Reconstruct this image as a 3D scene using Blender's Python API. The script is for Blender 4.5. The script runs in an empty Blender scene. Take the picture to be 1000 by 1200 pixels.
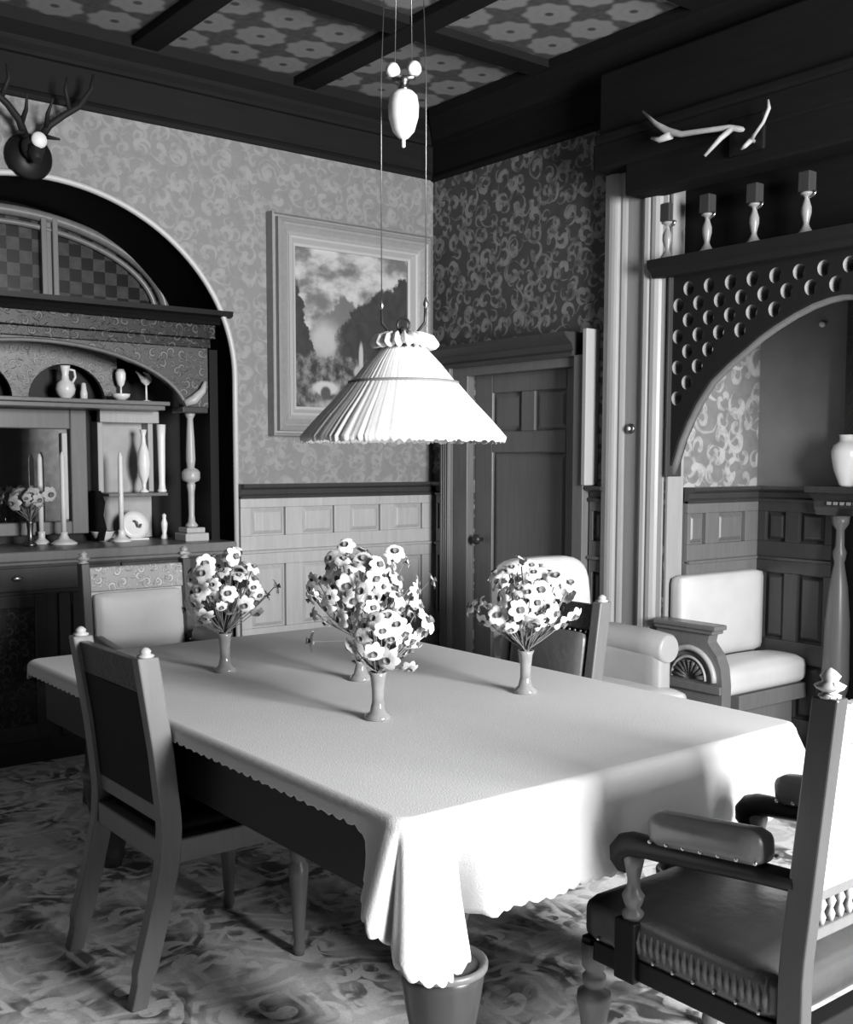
import bpy, bmesh, math, random
from mathutils import Vector, Matrix
random.seed(7)
R = math.radians
PI = math.pi
SC = bpy.context.scene
COL = SC.collection
# ------------------------------------------------------------------ camera, light, exposure
cam_d = bpy.data.cameras.new('camera'); cam = bpy.data.objects.new('camera', cam_d); COL.objects.link(cam)
cam.location = (-4.285, -5.408, 1.5)
cam.rotation_euler = (R(90-4.965), R(-0.118), R(51.914-90))
cam_d.sensor_fit = 'VERTICAL'; cam_d.sensor_height = 36; cam_d.lens = 38.56; cam_d.shift_y = 0.0423
cam_d.clip_start = 0.02
SC.camera = cam
w = bpy.data.worlds.new('world'); SC.world = w; w.use_nodes = True
w.node_tree.nodes['Background'].inputs[0].default_value = (1, 1, 1, 1)
w.node_tree.nodes['Background'].inputs[1].default_value = 0.02
def area(name, loc, rot, sx, sy, power, spread=180):
    d = bpy.data.lights.new(name, 'AREA'); d.shape = 'RECTANGLE'; d.size = sx; d.size_y = sy; d.energy = power
    d.color = (1, 1, 1); d.spread = R(spread)
    o = bpy.data.objects.new(name, d); COL.objects.link(o); o.location = loc; o.rotation_euler = rot
    return o
area('window_daylight', (-1.85, -7.32, 1.98), (R(90), 0, 0), 1.4, 1.8, 660)
SC.view_settings.view_transform = 'Standard'; SC.view_settings.look = 'None'
SC.view_settings.gamma = 1; SC.view_settings.use_curve_mapping = False
SC.view_settings.exposure = 0.0
SC.cycles.max_bounces = 8; SC.cycles.diffuse_bounces = 1

# ------------------------------------------------------------------ materials
def mat(name):
    m = bpy.data.materials.new(name); m.use_nodes = True
    nt = m.node_tree; b = nt.nodes['Principled BSDF']
    return m, nt, b
def g(v): return (v, v, v, 1)
class NT:
    """small helper for node maths"""
    def __init__(s, nt): s.nt = nt
    def n(s, t): return s.nt.nodes.new(t)
    def put(s, sock, v):
        if hasattr(v, 'is_linked') or hasattr(v, 'links'): s.nt.links.new(v, sock)
        else: sock.default_value = v
    def m(s, op, a, b=None, c=None):
        x = s.n('ShaderNodeMath'); x.operation = op; s.put(x.inputs[0], a)
        if b is not None: s.put(x.inputs[1], b)
        if c is not None: s.put(x.inputs[2], c)
        return x.outputs[0]
    def comb(s, x, y, z=0.0):
        k = s.n('ShaderNodeCombineXYZ')
        for i, v in enumerate((x, y, z)): s.put(k.inputs[i], v)
        return k.outputs[0]
    def sep(s, v):
        k = s.n('ShaderNodeSeparateXYZ'); s.nt.links.new(v, k.inputs[0]); return k.outputs
    def obj(s): return s.n('ShaderNodeTexCoord').outputs['Object']
    def vm(s, op, a, b):
        k = s.n('ShaderNodeVectorMath'); k.operation = op; s.put(k.inputs[0], a); s.put(k.inputs[1], b)
        return k.outputs['Value'] if op in ('LENGTH', 'DISTANCE', 'DOT_PRODUCT') else k.outputs[0]
    def scale(s, a, f):
        k = s.n('ShaderNodeVectorMath'); k.operation = 'MULTIPLY'; s.put(k.inputs[0], a); k.inputs[1].default_value = f if isinstance(f, (tuple, list)) else (f, f, f)
        return k.outputs[0]
    def noise(s, vec, sc, det=3, rough=.5, dist=0, col=False):
        k = s.n('ShaderNodeTexNoise'); s.put(k.inputs['Vector'], vec); k.inputs['Scale'].default_value = sc
        k.inputs['Detail'].default_value = det; k.inputs['Roughness'].default_value = rough; k.inputs['Distortion'].default_value = dist
        return k.outputs['Color' if col else 'Fac']
    def ss(s, v, a, b):
        k = s.n('ShaderNodeMapRange'); k.interpolation_type = 'SMOOTHSTEP'; s.put(k.inputs[0], v)
        k.inputs[1].default_value = a; k.inputs[2].default_value = b; k.inputs[3].default_value = 0; k.inputs[4].default_value = 1
        return k.outputs[0]
    def lerp(s, a, b, f):
        k = s.n('ShaderNodeMapRange'); s.put(k.inputs[0], f); k.inputs[1].default_value = 0; k.inputs[2].default_value = 1
        s.put(k.inputs[3], a); s.put(k.inputs[4], b); return k.outputs[0]
    def bump(s, b, h, strength=.3, dist=.005):
        k = s.n('ShaderNodeBump'); k.inputs['Strength'].default_value = strength; k.inputs['Distance'].default_value = dist
        s.put(k.inputs['Height'], h); s.nt.links.new(k.outputs[0], b.inputs['Normal'])
    def col(s, b, v):
        s.nt.links.new(s.comb(v, v, v), b.inputs['Base Color'])

def scroll(q, p2, scale, seed=0.0, rnd=.55, wid=.085):
    """C-scroll / acanthus curl mask in the plane of p2"""
    v = q.n('ShaderNodeTexVoronoi'); v.voronoi_dimensions = '2D'
    off = q.vm('ADD', p2, (seed, seed*1.7, 0))
    q.put(v.inputs['Vector'], off); v.inputs['Scale'].default_value = scale; v.inputs['Randomness'].default_value = rnd
    d = q.scale(q.vm('SUBTRACT', off, v.outputs['Position']), scale)
    dx, dy, _ = q.sep(d); r = q.vm('LENGTH', d, (0, 0, 0))
    cr, cg, _ = q.sep(v.outputs['Color'])
    flip = q.m('SUBTRACT', q.m('MULTIPLY', q.m('GREATER_THAN', cg, .5), 2.0), 1.0)
    a = q.m('ARCTAN2', q.m('MULTIPLY', dy, flip), dx)
    t = q.m('FRACT', q.m('ADD', q.m('DIVIDE', a, 2*PI), q.m('MULTIPLY', cr, 1.0)))
    rt = q.m('ADD', .08, q.m('MULTIPLY', t, .36))
    wd = q.m('MULTIPLY', q.m('SINE', q.m('MULTIPLY', q.m('POWER', t, .7), PI)), wid)
    k = q.m('SUBTRACT', wd, q.m('ABSOLUTE', q.m('SUBTRACT', r, rt)))
    return q.ss(k, -.012, .02)

def wood(name, v, rough=.38, grain=.25, axis=2, bumpy=0.0, spec=.45):
    m, nt, b = mat(name); q = NT(nt); o = q.obj()
    s = [14, 14, 14]; s[axis] = 1.2
    n1 = q.noise(q.scale(o, tuple(s)), 3, 4, .6, .4)
    n2 = q.noise(o, 2.2, 2)
    k = q.m('ADD', q.m('MULTIPLY', n1, grain*2), q.m('MULTIPLY', n2, grain))
    q.col(b, q.m('MULTIPLY', v, q.m('ADD', 1-1.5*grain, k)))
    b.inputs['Roughness'].default_value = rough; b.inputs['Specular IOR Level'].default_value = spec
    if bumpy: q.bump(b, q.noise(o, 60, 3), bumpy, .003)
    return m
def carved(name, v, plane='xz', scale=9, rough=.4, depth=.012, contrast=.35):
    m, nt, b = mat(name); q = NT(nt); x, y, z = q.sep(q.obj())
    p = {'xz': q.comb(x, z), 'yz': q.comb(y, z)}[plane]
    f = q.m('MAXIMUM', scroll(q, p, scale, 3.3, .7, .1), q.m('MULTIPLY', scroll(q, p, scale*1.7, 9.1, .9, .1), .8))
    q.bump(b, f, .9, depth)
    q.col(b, q.m('MULTIPLY', v, q.m('ADD', 1-contrast*.5, q.m('MULTIPLY', f, contrast))))
    b.inputs['Roughness'].default_value = rough
    return m
def plain(name, v, rough=.5, var=.0, vs=8, spec=.5, bump=0, bs=80):
    m, nt, b = mat(name); q = NT(nt)
    if var:
        n = q.noise(q.obj(), vs, 4)
        q.col(b, q.m('MULTIPLY', v, q.m('ADD', 1-var, q.m('MULTIPLY', n, 2*var))))
    else: b.inputs['Base Color'].default_value = g(v)
    if bump: q.bump(b, q.noise(q.obj(), bs, 3), bump, .004)
    b.inputs['Roughness'].default_value = rough; b.inputs['Specular IOR Level'].default_value = spec
    return m
def metal(name, v, rough=.3):
    m, nt, b = mat(name); b.inputs['Base Color'].default_value = g(v); b.inputs['Metallic'].default_value = 1
    b.inputs['Roughness'].default_value = rough; return m
def glass(name, rough=.05, tint=.95):
    m, nt, b = mat(name); b.inputs['Base Color'].default_value = g(tint); b.inputs['Roughness'].default_value = rough
    b.inputs['Transmission Weight'].default_value = .9; b.inputs['IOR'].default_value = 1.45
    return m

def wallpaper(name, plane, ground, light, scale, contrast=1.0, soft=0.0):
    m, nt, b = mat(name); q = NT(nt); x, y, z = q.sep(q.obj())
    p = q.comb(x, z) if plane == 'xz' else q.comb(y, z)
    wv = q.scale(q.vm('SUBTRACT', q.noise(p, 9, 2, col=True), (.5, .5, .5)), .035)
    p = q.vm('ADD', p, wv)
    s1 = scroll(q, p, scale, 0, .55, .14)
    s2 = scroll(q, p, scale*1.45, 5.2, .8, .13)
    s3 = scroll(q, p, scale*.62, 11.4, .6, .05)
    f = q.m('MAXIMUM', s1, q.m('MAXIMUM', q.m('MULTIPLY', s2, .8), q.m('MULTIPLY', s3, .7)))
    n = q.noise(p, 14, 4, .6)
    f = q.m('MULTIPLY', f, q.ss(n, .25, .6))
    base = q.lerp(ground*(1-.35*contrast), ground*(1+.45*contrast), n)
    c = q.lerp(base, light, q.m('MULTIPLY', f, contrast*.9))
    if soft: c = q.lerp(c, (ground+light)/2, soft)
    q.col(b, c)
    b.inputs['Roughness'].default_value = .62; b.inputs['Specular IOR Level'].default_value = .3
    return m

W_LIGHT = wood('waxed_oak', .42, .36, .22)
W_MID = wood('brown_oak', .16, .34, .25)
W_DARK = wood('dark_walnut', .05, .3, .25)
W_BLACK = wood('black_stained_wood', .009, .4, .25, spec=.2)
W_FRIEZE = wood('dark_frieze_wood', .011, .7, .35, axis=0, spec=.15)
W_FRIEZE2 = wood('dark_frieze_wood_side', .010, .8, .35, axis=1, spec=.1)
W_ARM = wood('armchair_wood', .07, .3, .2)
W_CHAIR = wood('chair_wood', .16, .32, .2)
CARVE_X = carved('carved_oak', .11, 'xz', 16)
CARVE_D = carved('carved_dark_oak', .03, 'xz', 15, contrast=2.0)
CARVE_Y = carved('carved_oak_side', .05, 'yz', 16)
CARVE_L = carved('carved_light_oak', .5, 'xz', 18, contrast=.5)
LEATHER_L = plain('pale_leather', .62, .42, .12, 7, bump=.25, bs=30)
LEATHER_M = plain('grey_leather', .13, .36, .3, 9, bump=.35, bs=40)
LEATHER_S = plain('dark_seat_leather', .06, .36, .4, 9, bump=.35, bs=40)
LEATHER_B = plain('black_leather', .010, .6, .2, 9, spec=.12)
CLOTHM = plain('table_felt', .66, .85, .05, 3, .2, bump=.3, bs=250)
WHITE = plain('white_ceramic', .85, .25)
CANDLE = plain('candle_wax', .8, .4)
BRASS = metal('brass', .5, .3)
BRASS_D = metal('dark_brass', .22, .35)
IRON = plain('dark_iron', .03, .4)
PETAL = plain('white_petal', .86, .55)
PETAL_D = plain('cream_petal', .55, .55)
CUP = plain('orange_cup', .16, .6)
STEM = plain('green_stem', .2, .6)
GLASS = glass('clear_glass')
ANTLER = plain('antler_bone', .42, .5, .3, 20)
ANTLER_D = plain('dark_antler', .018, .6, .3, 20, spec=.2)
BONE = plain('white_bone', .8, .5)
STRAW = plain('pale_straw', .8, .7, .12, 60)
GILT = plain('gilt_frame', .3, .35, .15, 30, bump=.3, bs=60)
GILT_D = plain('dark_gilt_edge', .12, .4, .3, 30)
PLASTER = plain('nook_plaster', .22, .8, .3, 4)
MIRROR = metal('mirror_glass', .3, .04)
PALE_REFLECTION = plain('pale_reflection_panel', .42, .6, .35, 9)  # pale tone stands for a bright mirror reflection in the bays
SMOKE = plain('dark_interior', .012, .6)
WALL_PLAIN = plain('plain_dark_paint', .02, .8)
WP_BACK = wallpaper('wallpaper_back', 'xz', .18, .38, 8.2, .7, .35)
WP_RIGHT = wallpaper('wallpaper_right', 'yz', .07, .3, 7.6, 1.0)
WP_NOOK = wallpaper('wallpaper_nook', 'xz', .2, .5, 5.6, .9)

def carpet_mat():
    m, nt, b = mat('carpet_pile'); q = NT(nt); o = q.obj(); x, y, _ = q.sep(o)
    p = q.comb(x, y)
    wv = q.scale(q.vm('SUBTRACT', q.noise(p, 4, 2, .5, col=True), (.5, .5, .5)), .15)
    pw = q.vm('ADD', p, wv)
    def edges(sc, rnd_, a_, b_, off_):
        v = q.n('ShaderNodeTexVoronoi'); v.voronoi_dimensions = '2D'; v.feature = 'DISTANCE_TO_EDGE'
        v.inputs['Scale'].default_value = sc; v.inputs['Randomness'].default_value = rnd_
        q.put(v.inputs['Vector'], q.vm('ADD', pw, (off_, off_, 0)))
        k = q.m('ABSOLUTE', q.m('SUBTRACT', v.outputs['Distance'], a_))
        return q.ss(k, b_, b_*.35)
    lines = q.m('MAXIMUM', edges(3.0, .6, .11, .055, 0), q.m('MULTIPLY', edges(3.0, .6, .26, .04, 0), .8))
    s = scroll(q, pw, 6.0, 2.0, .7, .17)
    s2 = scroll(q, pw, 11, 7.0, .8, .14)
    f = q.m('MAXIMUM', lines, q.m('MAXIMUM', q.m('MULTIPLY', s, .9), q.m('MULTIPLY', s2, .3)))
    f = q.m('MULTIPLY', f, q.ss(q.noise(p, 16, 3), .3, .55))
    n = q.noise(pw, 5, 3, .5)
    base = q.lerp(.17, .74, q.ss(n, .38, .58))
    c = q.lerp(base, .95, f)
    c = q.m('MULTIPLY', c, q.lerp(.8, 1.15, q.noise(o, 120, 2)))
    q.col(b, c); b.inputs['Roughness'].default_value = .95; b.inputs['Specular IOR Level'].default_value = .1
    q.bump(b, q.noise(o, 300, 2), .5, .004)
    return m
CARPET = carpet_mat()
W_GRILLE = wood('grille_dark_wood', .014, .7, .2, spec=.2)
W_LIT_EDGE = plain('lit_hole_edge', .32, .5)  # paler tone on the grille's hole edges stands for window light

def ceiling_mat():
    m, nt, b = mat('ceiling_paper'); q = NT(nt); o = q.obj(); x, y, _ = q.sep(o)
    u = q.m('FLOORED_MODULO', q.m('SUBTRACT', q.m('MULTIPLY', x, -1), .072), .922)
    v = q.m('FLOORED_MODULO', q.m('SUBTRACT', q.m('MULTIPLY', y, -1), .02), 1.07)
    a = q.m('SUBTRACT', q.m('FRACT', q.m('ADD', q.m('DIVIDE', q.m('SUBTRACT', u, .206), .2845), .5)), .5)
    c = q.m('SUBTRACT', q.m('FRACT', q.m('ADD', q.m('DIVIDE', q.m('SUBTRACT', v, .222), .2665), .5)), .5)
    r = q.m('SQRT', q.m('ADD', q.m('MULTIPLY', a, a), q.m('MULTIPLY', c, c)))
    an = q.m('ARCTAN2', c, a)
    edge = q.m('ADD', .45, q.m('MULTIPLY', q.m('COSINE', q.m('MULTIPLY', an, 8)), .03))
    med = q.ss(q.m('SUBTRACT', edge, r), -.03, .07)
    ring = q.ss(q.m('ABSOLUTE', q.m('SUBTRACT', r, .22)), .0, .05)
    dot = q.ss(r, .05, .10)
    n = q.noise(o, 26, 3)
    ground = q.lerp(.03, .12, n)
    lite = q.m('MULTIPLY', q.lerp(.25, .27, ring), q.lerp(.25, 1.0, dot))
    q.col(b, q.lerp(ground, lite, med)); b.inputs['Roughness'].default_value = .8
    return m
CEIL = ceiling_mat()

def painting_mat():
    m, nt, b = mat('oil_painting'); q = NT(nt); x, y, z = q.sep(q.obj())
    # canvas spans x -1.0..-0.3, z 1.8..2.7
    u = q.m('DIVIDE', q.m('ADD', x, 1.01), .73); v = q.m('DIVIDE', q.m('SUBTRACT', z, 1.79), .93)
    p = q.comb(u, v); n = q.noise(p, 5, 5, .6); nf = q.noise(p, 14, 4, .6)
    sky = q.lerp(.14, .5, q.ss(q.noise(q.comb(u, q.m('MULTIPLY', v, 1.8)), 3.2, 4, .55), .38, .62))
    wob = q.m('MULTIPLY', q.m('SUBTRACT', nf, .5), .10)
    def blob(cx, cy, rx, ry, soft=.12):
        dx = q.m('DIVIDE', q.m('SUBTRACT', u, cx), rx); dy = q.m('DIVIDE', q.m('SUBTRACT', v, cy), ry)
        rr = q.m('SQRT', q.m('ADD', q.m('MULTIPLY', dx, dx), q.m('MULTIPLY', dy, dy)))
        return q.ss(q.m('SUBTRACT', q.m('ADD', 1.0, q.m('MULTIPLY', wob, 2.5)), rr), 0, soft)
    wob2 = q.m('MULTIPLY', q.m('SUBTRACT', q.noise(p, 9, 5, .65), .5), .22)
    c = sky
    ridge = q.m('SUBTRACT', .74, q.m('MULTIPLY', q.m('ABSOLUTE', q.m('SUBTRACT', u, .46)), .75))
    c = q.lerp(c, q.lerp(.10, .2, n), q.ss(q.m('ADD', q.m('SUBTRACT', ridge, v), wob2), 0, .04))
    c = q.lerp(c, q.lerp(.28, .5, n), blob(.28, .42, .22, .17, .7))
    t_ = q.m('POWER', q.m('MAXIMUM', q.m('DIVIDE', q.m('SUBTRACT', u, .36), .64), .0001), .6)
    hill = q.m('MULTIPLY', q.ss(q.m('ADD', q.m('SUBTRACT', q.m('ADD', .42, q.m('MULTIPLY', t_, .42)), v), wob2), 0, .03), q.ss(q.m('ADD', u, wob2), .34, .46))
    c = q.lerp(c, q.lerp(.012, .07, nf), hill)
    tr = q.m('ADD', q.m('SUBTRACT', q.m('SUBTRACT', .30, q.m('MULTIPLY', v, .36)), u), wob2)
    c = q.lerp(c, q.lerp(.012, .06, nf), q.m('MULTIPLY', q.ss(tr, 0, .02), q.ss(v, .84, .74)))
    rocks = q.m('ADD', q.m('SUBTRACT', .34, v), wob2)
    c = q.lerp(c, q.lerp(.03, .22, q.ss(nf, .35, .7)), q.ss(rocks, 0, .04))
    c = q.lerp(c, .42, blob(.62, .33, .028, .12, .5))
    c = q.lerp(c, .36, blob(.60, .24, .07, .05, .5))
    c = q.lerp(c, .45, blob(.28, .13, .15, .055, .4))
    c = q.lerp(c, .07, blob(.28, .10, .06, .05, .4))
    c = q.lerp(c, q.lerp(.1, .5, nf), blob(.5, .02, .5, .05, .6))
    q.col(b, c); b.inputs['Roughness'].default_value = .4
    return m
PAINT = painting_mat()

# ------------------------------------------------------------------ mesh helpers
class M:
    def __init__(s): s.b = bmesh.new()
    def face(s, vs, smooth=False):
        try: f = s.b.faces.new(vs); f.smooth = smooth; return f
        except ValueError: return None
    def box(s, x0, x1, y0, y1, z0, z1):
        if x0 > x1: x0, x1 = x1, x0
        if y0 > y1: y0, y1 = y1, y0
        if z0 > z1: z0, z1 = z1, z0
        v = [s.b.verts.new((x, y, z)) for x in (x0, x1) for y in (y0, y1) for z in (z0, z1)]
        for f in ((0,1,3,2), (4,6,7,5), (0,4,5,1), (2,3,7,6), (0,2,6,4), (1,5,7,3)): s.face([v[i] for i in f])
        return s
    def lathe(s, prof, c=(0, 0, 0), n=24, mat4=None, wob=None):
        rings = []
        for r, z in prof:
            ring = []
            for i in range(n):
                a = 2*PI*i/n; rr = max(r, .0004)
                if wob: rr *= wob(a, z)
                p = Vector((rr*math.cos(a), rr*math.sin(a), z))
                if mat4 is not None: p = mat4 @ p
                ring.append(s.b.verts.new(p+Vector(c)))
            rings.append(ring)
        for a, b in zip(rings, rings[1:]):
            for i in range(n): s.face([a[i], a[(i+1) % n], b[(i+1) % n], b[i]], True)
        s.face(list(reversed(rings[0]))); s.face(rings[-1])
        return s
    def tube(s, pts, rad, n=10, cap=True, flat=1.0):
        pts = [Vector(p) for p in pts]; rad = rad if isinstance(rad, (list, tuple)) else [rad]*len(pts)
        rings = []; up = Vector((0, 0, 1)); prev = None
        for i, p in enumerate(pts):
            t = (pts[min(i+1, len(pts)-1)]-pts[max(i-1, 0)]).normalized()
            if prev is None:
                a = t.cross(up)
                if a.length < .05: a = t.cross(Vector((0, 1, 0)))
                a.normalize()
            else:
                a = prev - t*prev.dot(t); a.normalize()
            prev = a; b = t.cross(a)
            rings.append([s.b.verts.new(p+(a*math.cos(2*PI*k/n)+b*math.sin(2*PI*k/n)*flat)*rad[i]) for k in range(n)])
        for a, b in zip(rings, rings[1:]):
            for i in range(n): s.face([a[i], a[(i+1) % n], b[(i+1) % n], b[i]], True)
        if cap: s.face(list(reversed(rings[0]))); s.face(rings[-1])
        return s
    def prism(s, poly, f0, f1, smooth=False):
        """poly of 2D points; f0, f1 map a 2D point to its two 3D ends"""
        a = [s.b.verts.new(f0(*p)) for p in poly]; b = [s.b.verts.new(f1(*p)) for p in poly]; n = len(poly)
        for i in range(n): s.face([a[i], a[(i+1) % n], b[(i+1) % n], b[i]], smooth)
        s.face(list(reversed(a))); s.face(b)
        return s
    def frust(s, mp, s0, s1, z0, z1, d0, d1, ins):
        """raised field: rectangle s0..s1,z0..z1 at depth d0 rising to d1 inset by ins"""
        A = [s.b.verts.new(mp(a, d0, c)) for a, c in ((s0, z0), (s1, z0), (s1, z1), (s0, z1))]
        B = [s.b.verts.new(mp(a, d1, c)) for a, c in ((s0+ins, z0+ins), (s1-ins, z0+ins), (s1-ins, z1-ins), (s0+ins, z1-ins))]
        for i in range(4): s.face([A[i], A[(i+1) % 4], B[(i+1) % 4], B[i]])
        s.face(B); s.face(list(reversed(A)))
        return s
    def sphere(s, c, r, n=14, sc=(1, 1, 1)):
        prof = [(math.sin(PI*i/(n//2+2)), -math.cos(PI*i/(n//2+2))) for i in range(n//2+3)]
        m4 = Matrix.Diagonal((r*sc[0], r*sc[1], r*sc[2], 1))
        return s.lathe(prof, c, n, m4)
    def mbox(s, mp, s0, s1, d0, d1, z0, z1):
        a = mp(s0, d0, z0); b = mp(s1, d1, z1); return s.box(a[0], b[0], a[1], b[1], a[2], b[2])
    def pillow(s, x0, x1, y0, y1, z0, z1, r=.03, bulge=.02, nx=10, ny=10, tuft=0):
        """soft cushion block: rounded edges and a domed top"""
        cx, cy, cz = (x0+x1)/2, (y0+y1)/2, (z0+z1)/2; hx, hy, hz = (x1-x0)/2, (y1-y0)/2, (z1-z0)/2
        bmc = bmesh.new(); bmesh.ops.create_cube(bmc, size=2)
        bmesh.ops.subdivide_edges(bmc, edges=bmc.edges[:], cuts=nx, use_grid_fill=True)
        vm = {}
        for v in bmc.verts:
            x, y, z = v.co.x*hx, v.co.y*hy, v.co.z*hz
            qx = max(-hx+r, min(hx-r, x)); qy = max(-hy+r, min(hy-r, y)); qz = max(-hz+r, min(hz-r, z))
            d = Vector((x-qx, y-qy, z-qz))
            if d.length > 1e-6: d = d.normalized()*r
            p = Vector((qx, qy, qz))+d
            u, w_, t = x/hx, y/hy, z/hz
            hxm = min(hx, hy, hz)
            if hxm == hz: p.z += bulge*(1 if t > 0 else 0)*(1-u*u)*(1-w_*w_)*abs(t)
            elif hxm == hx: p.x += bulge*(1 if u > 0 else -1)*(1-t*t)*(1-w_*w_)*abs(u)
            else: p.y += bulge*(1 if w_ > 0 else -1)*(1-t*t)*(1-u*u)*abs(w_)
            vm[v] = s.b.verts.new((cx+p.x, cy+p.y, cz+p.z))
        for f in bmc.faces: s.face([vm[v] for v in f.verts], True)
        bmc.free(); return s
    def build(s, name, material, parent=None, bevel=0, seg=2, loc=None):
        bmesh.ops.recalc_face_normals(s.b, faces=s.b.faces[:])
        me = bpy.data.meshes.new(name); s.b.to_mesh(me); s.b.free()
        for mm in (material if isinstance(material, list) else [material]): me.materials.append(mm)
        o = bpy.data.objects.new(name, me); COL.objects.link(o)
        if parent: o.parent = parent
        if loc: o.location = loc
        if bevel:
            md = o.modifiers.new('bevel', 'BEVEL'); md.width = bevel; md.segments = seg; md.limit_method = 'ANGLE'; md.angle_limit = R(35)
        return o
def tag(o, label=None, cat=None, group=None, kind=None):
    if label: o['label'] = label
    if cat: o['category'] = cat
    if group: o['group'] = group
    if kind: o['kind'] = kind
    return o
def thing(name, label, cat, loc=(0, 0, 0), rz=0, group=None):
    o = bpy.data.objects.new(name, None); COL.objects.link(o); o.location = loc; o.rotation_euler = (0, 0, rz)
    o.empty_display_size = .1
    return tag(o, label, cat, group)
def S(o): o['kind'] = 'structure'; return o
def copy_tree(o, parent=None):
    c = o.copy(); COL.objects.link(c)
    if parent: c.parent = parent
    for ch in list(o.children): copy_tree(ch, c)
    return c
def shape(name, outers, holes, depth, material, place, parent=None):
    """flat 2D outline(s) with holes, given a real thickness; place = 4x4 taking (u, v, depth) to the scene"""
    cu = bpy.data.curves.new(name, 'CURVE'); cu.dimensions = '2D'; cu.fill_mode = 'BOTH'; cu.extrude = depth/2
    for poly in outers+holes:
        sp = cu.splines.new('POLY'); sp.points.add(len(poly)-1); sp.use_cyclic_u = True
        for i, p in enumerate(poly): sp.points[i].co = (p[0], p[1], 0, 1)
    tmp = bpy.data.objects.new(name, cu); COL.objects.link(tmp)
    me = bpy.data.meshes.new_from_object(tmp); bpy.data.objects.remove(tmp)
    me.transform(place); me.materials.clear(); me.materials.append(material)
    for p in me.polygons: p.use_smooth = False; p.material_index = 0
    o = bpy.data.objects.new(name, me); COL.objects.link(o)
    if parent: o.parent = parent
    return o
def PX(y0, d):   # (u,v) -> x=u, z=v, plate from y0 to y0+d
    return Matrix(((1, 0, 0, 0), (0, 0, -1, y0+d/2), (0, 1, 0, 0), (0, 0, 0, 1)))
def PY(x0, d):   # (u,v) -> y=u, z=v, plate from x0 to x0+d
    return Matrix(((0, 0, 1, x0+d/2), (1, 0, 0, 0), (0, 1, 0, 0), (0, 0, 0, 1)))
def ell(cx, cz, a, b, t0, t1, n=40):
    return [(cx+a*math.cos(R(t0+(t1-t0)*i/n)), cz+b*math.sin(R(t0+(t1-t0)*i/n))) for i in range(n+1)]

# ------------------------------------------------------------------ the room shell
ZC = 3.57; XL = -6.5; YF = -7.0
ARC = (-2.42, 1.04, 1.95, .908)     # sideboard arch: centre x, half width, spring z, rise
S(M().box(XL-.3, 1.2, YF-.3, .9, -.12, -.01).build('floor', W_DARK))
tag(M().box(XL+.02, -.001, YF+.02, -.001, -.01, .0).build('carpet', CARPET), 'fitted oriental patterned carpet covering the whole room floor', 'carpet')
S(M().box(XL-.3, 1.2, YF-.3, .9, ZC, ZC+.12).build('ceiling', CEIL))
S(M().box(0, .9, -3.75-.1, 0.5, -.012, -.0005).build('floor_nook', W_DARK))
# back wall with the arched recess
cx, a, sz, rise = ARC
opening = [(cx+a, -.01), (cx+a, sz)]+ell(cx, sz, a, rise, 0, 180, 64)[1:-1]+[(cx-a, sz), (cx-a, -.01)]
outline = [(XL-.2, -.01), (XL-.2, ZC), (.2, ZC), (.2, -.01)]
S(shape('wall_back', [outline+opening], [], .30, WP_BACK, PX(0, .30)))
m = M()
arc_in = [(cx+a, .0), (cx+a, sz)]+ell(cx, sz, a, rise, 0, 180, 64)[1:-1]+[(cx-a, sz), (cx-a, .0)]
m.tube([(x, -.004, z) for x, z in arc_in], .016, 8)
S(m.build('trim_1', plain('arch_bead', .5, .4)))
m = M()          # reveal and back of the recess
ring = [(cx+a-.002, 0), (cx+a-.002, sz)]+ell(cx, sz, a-.002, rise-.002, 0, 180, 64)[1:-1]+[(cx-a+.002, sz), (cx-a+.002, 0)]
for (x0, z0), (x1, z1) in zip(ring, ring[1:]):
    v = [m.b.verts.new(p) for p in ((x0, .005, z0), (x1, .005, z1), (x1, .62, z1), (x0, .62, z0))]; m.face(v)
RECESS = plain('recess_black', .008, .8, spec=.1)  # near-black throughout the recess
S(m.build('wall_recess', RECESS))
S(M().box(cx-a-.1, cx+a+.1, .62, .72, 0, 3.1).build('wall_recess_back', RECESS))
# glazed fanlight high in the recess
win = S(M().tube([(x, .56, z) for x, z in ell(cx, 2.33, .905, .47, 0, 180, 48)], .03, 8).build('window_2', W_MID))
M().tube([(x, .56, z) for x, z in ell(cx, 2.33, .84, .41, 0, 180, 48)], .016, 8).build('inner_bead', W_MID, win)
M().box(cx-.93, cx+.93, .54, .6, 2.31, 2.36).build('bottom_rail', W_DARK, win)
for xx in (cx-.235, cx+.235):
    M().box(xx-.045, xx-.015, .53, .6, 2.36, 2.78).box(xx+.015, xx+.045, .53, .6, 2.36, 2.78).box(xx-.015, xx+.015, .55, .6, 2.36, 2.8).build('mullion', W_MID, win, .004)
def leaded():
    m_, nt, b = mat('leaded_glass'); q = NT(nt); x, y, z = q.sep(q.obj())
    ch = q.n('ShaderNodeTexChecker'); q.put(ch.inputs['Vector'], q.comb(x, z)); ch.inputs['Scale'].default_value = 15
    n = q.noise(q.obj(), 25, 4)
    q.col(b, q.m('MULTIPLY', q.lerp(.003, .045, ch.outputs['Fac']), q.lerp(.2, 1.6, n))); b.inputs['Roughness'].default_value = .25
    return m_
shape('pane', [ell(cx, 2.34, .88, .45, 0, 180, 40)], [], .02, leaded(), PX(.575, .02), win)
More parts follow.
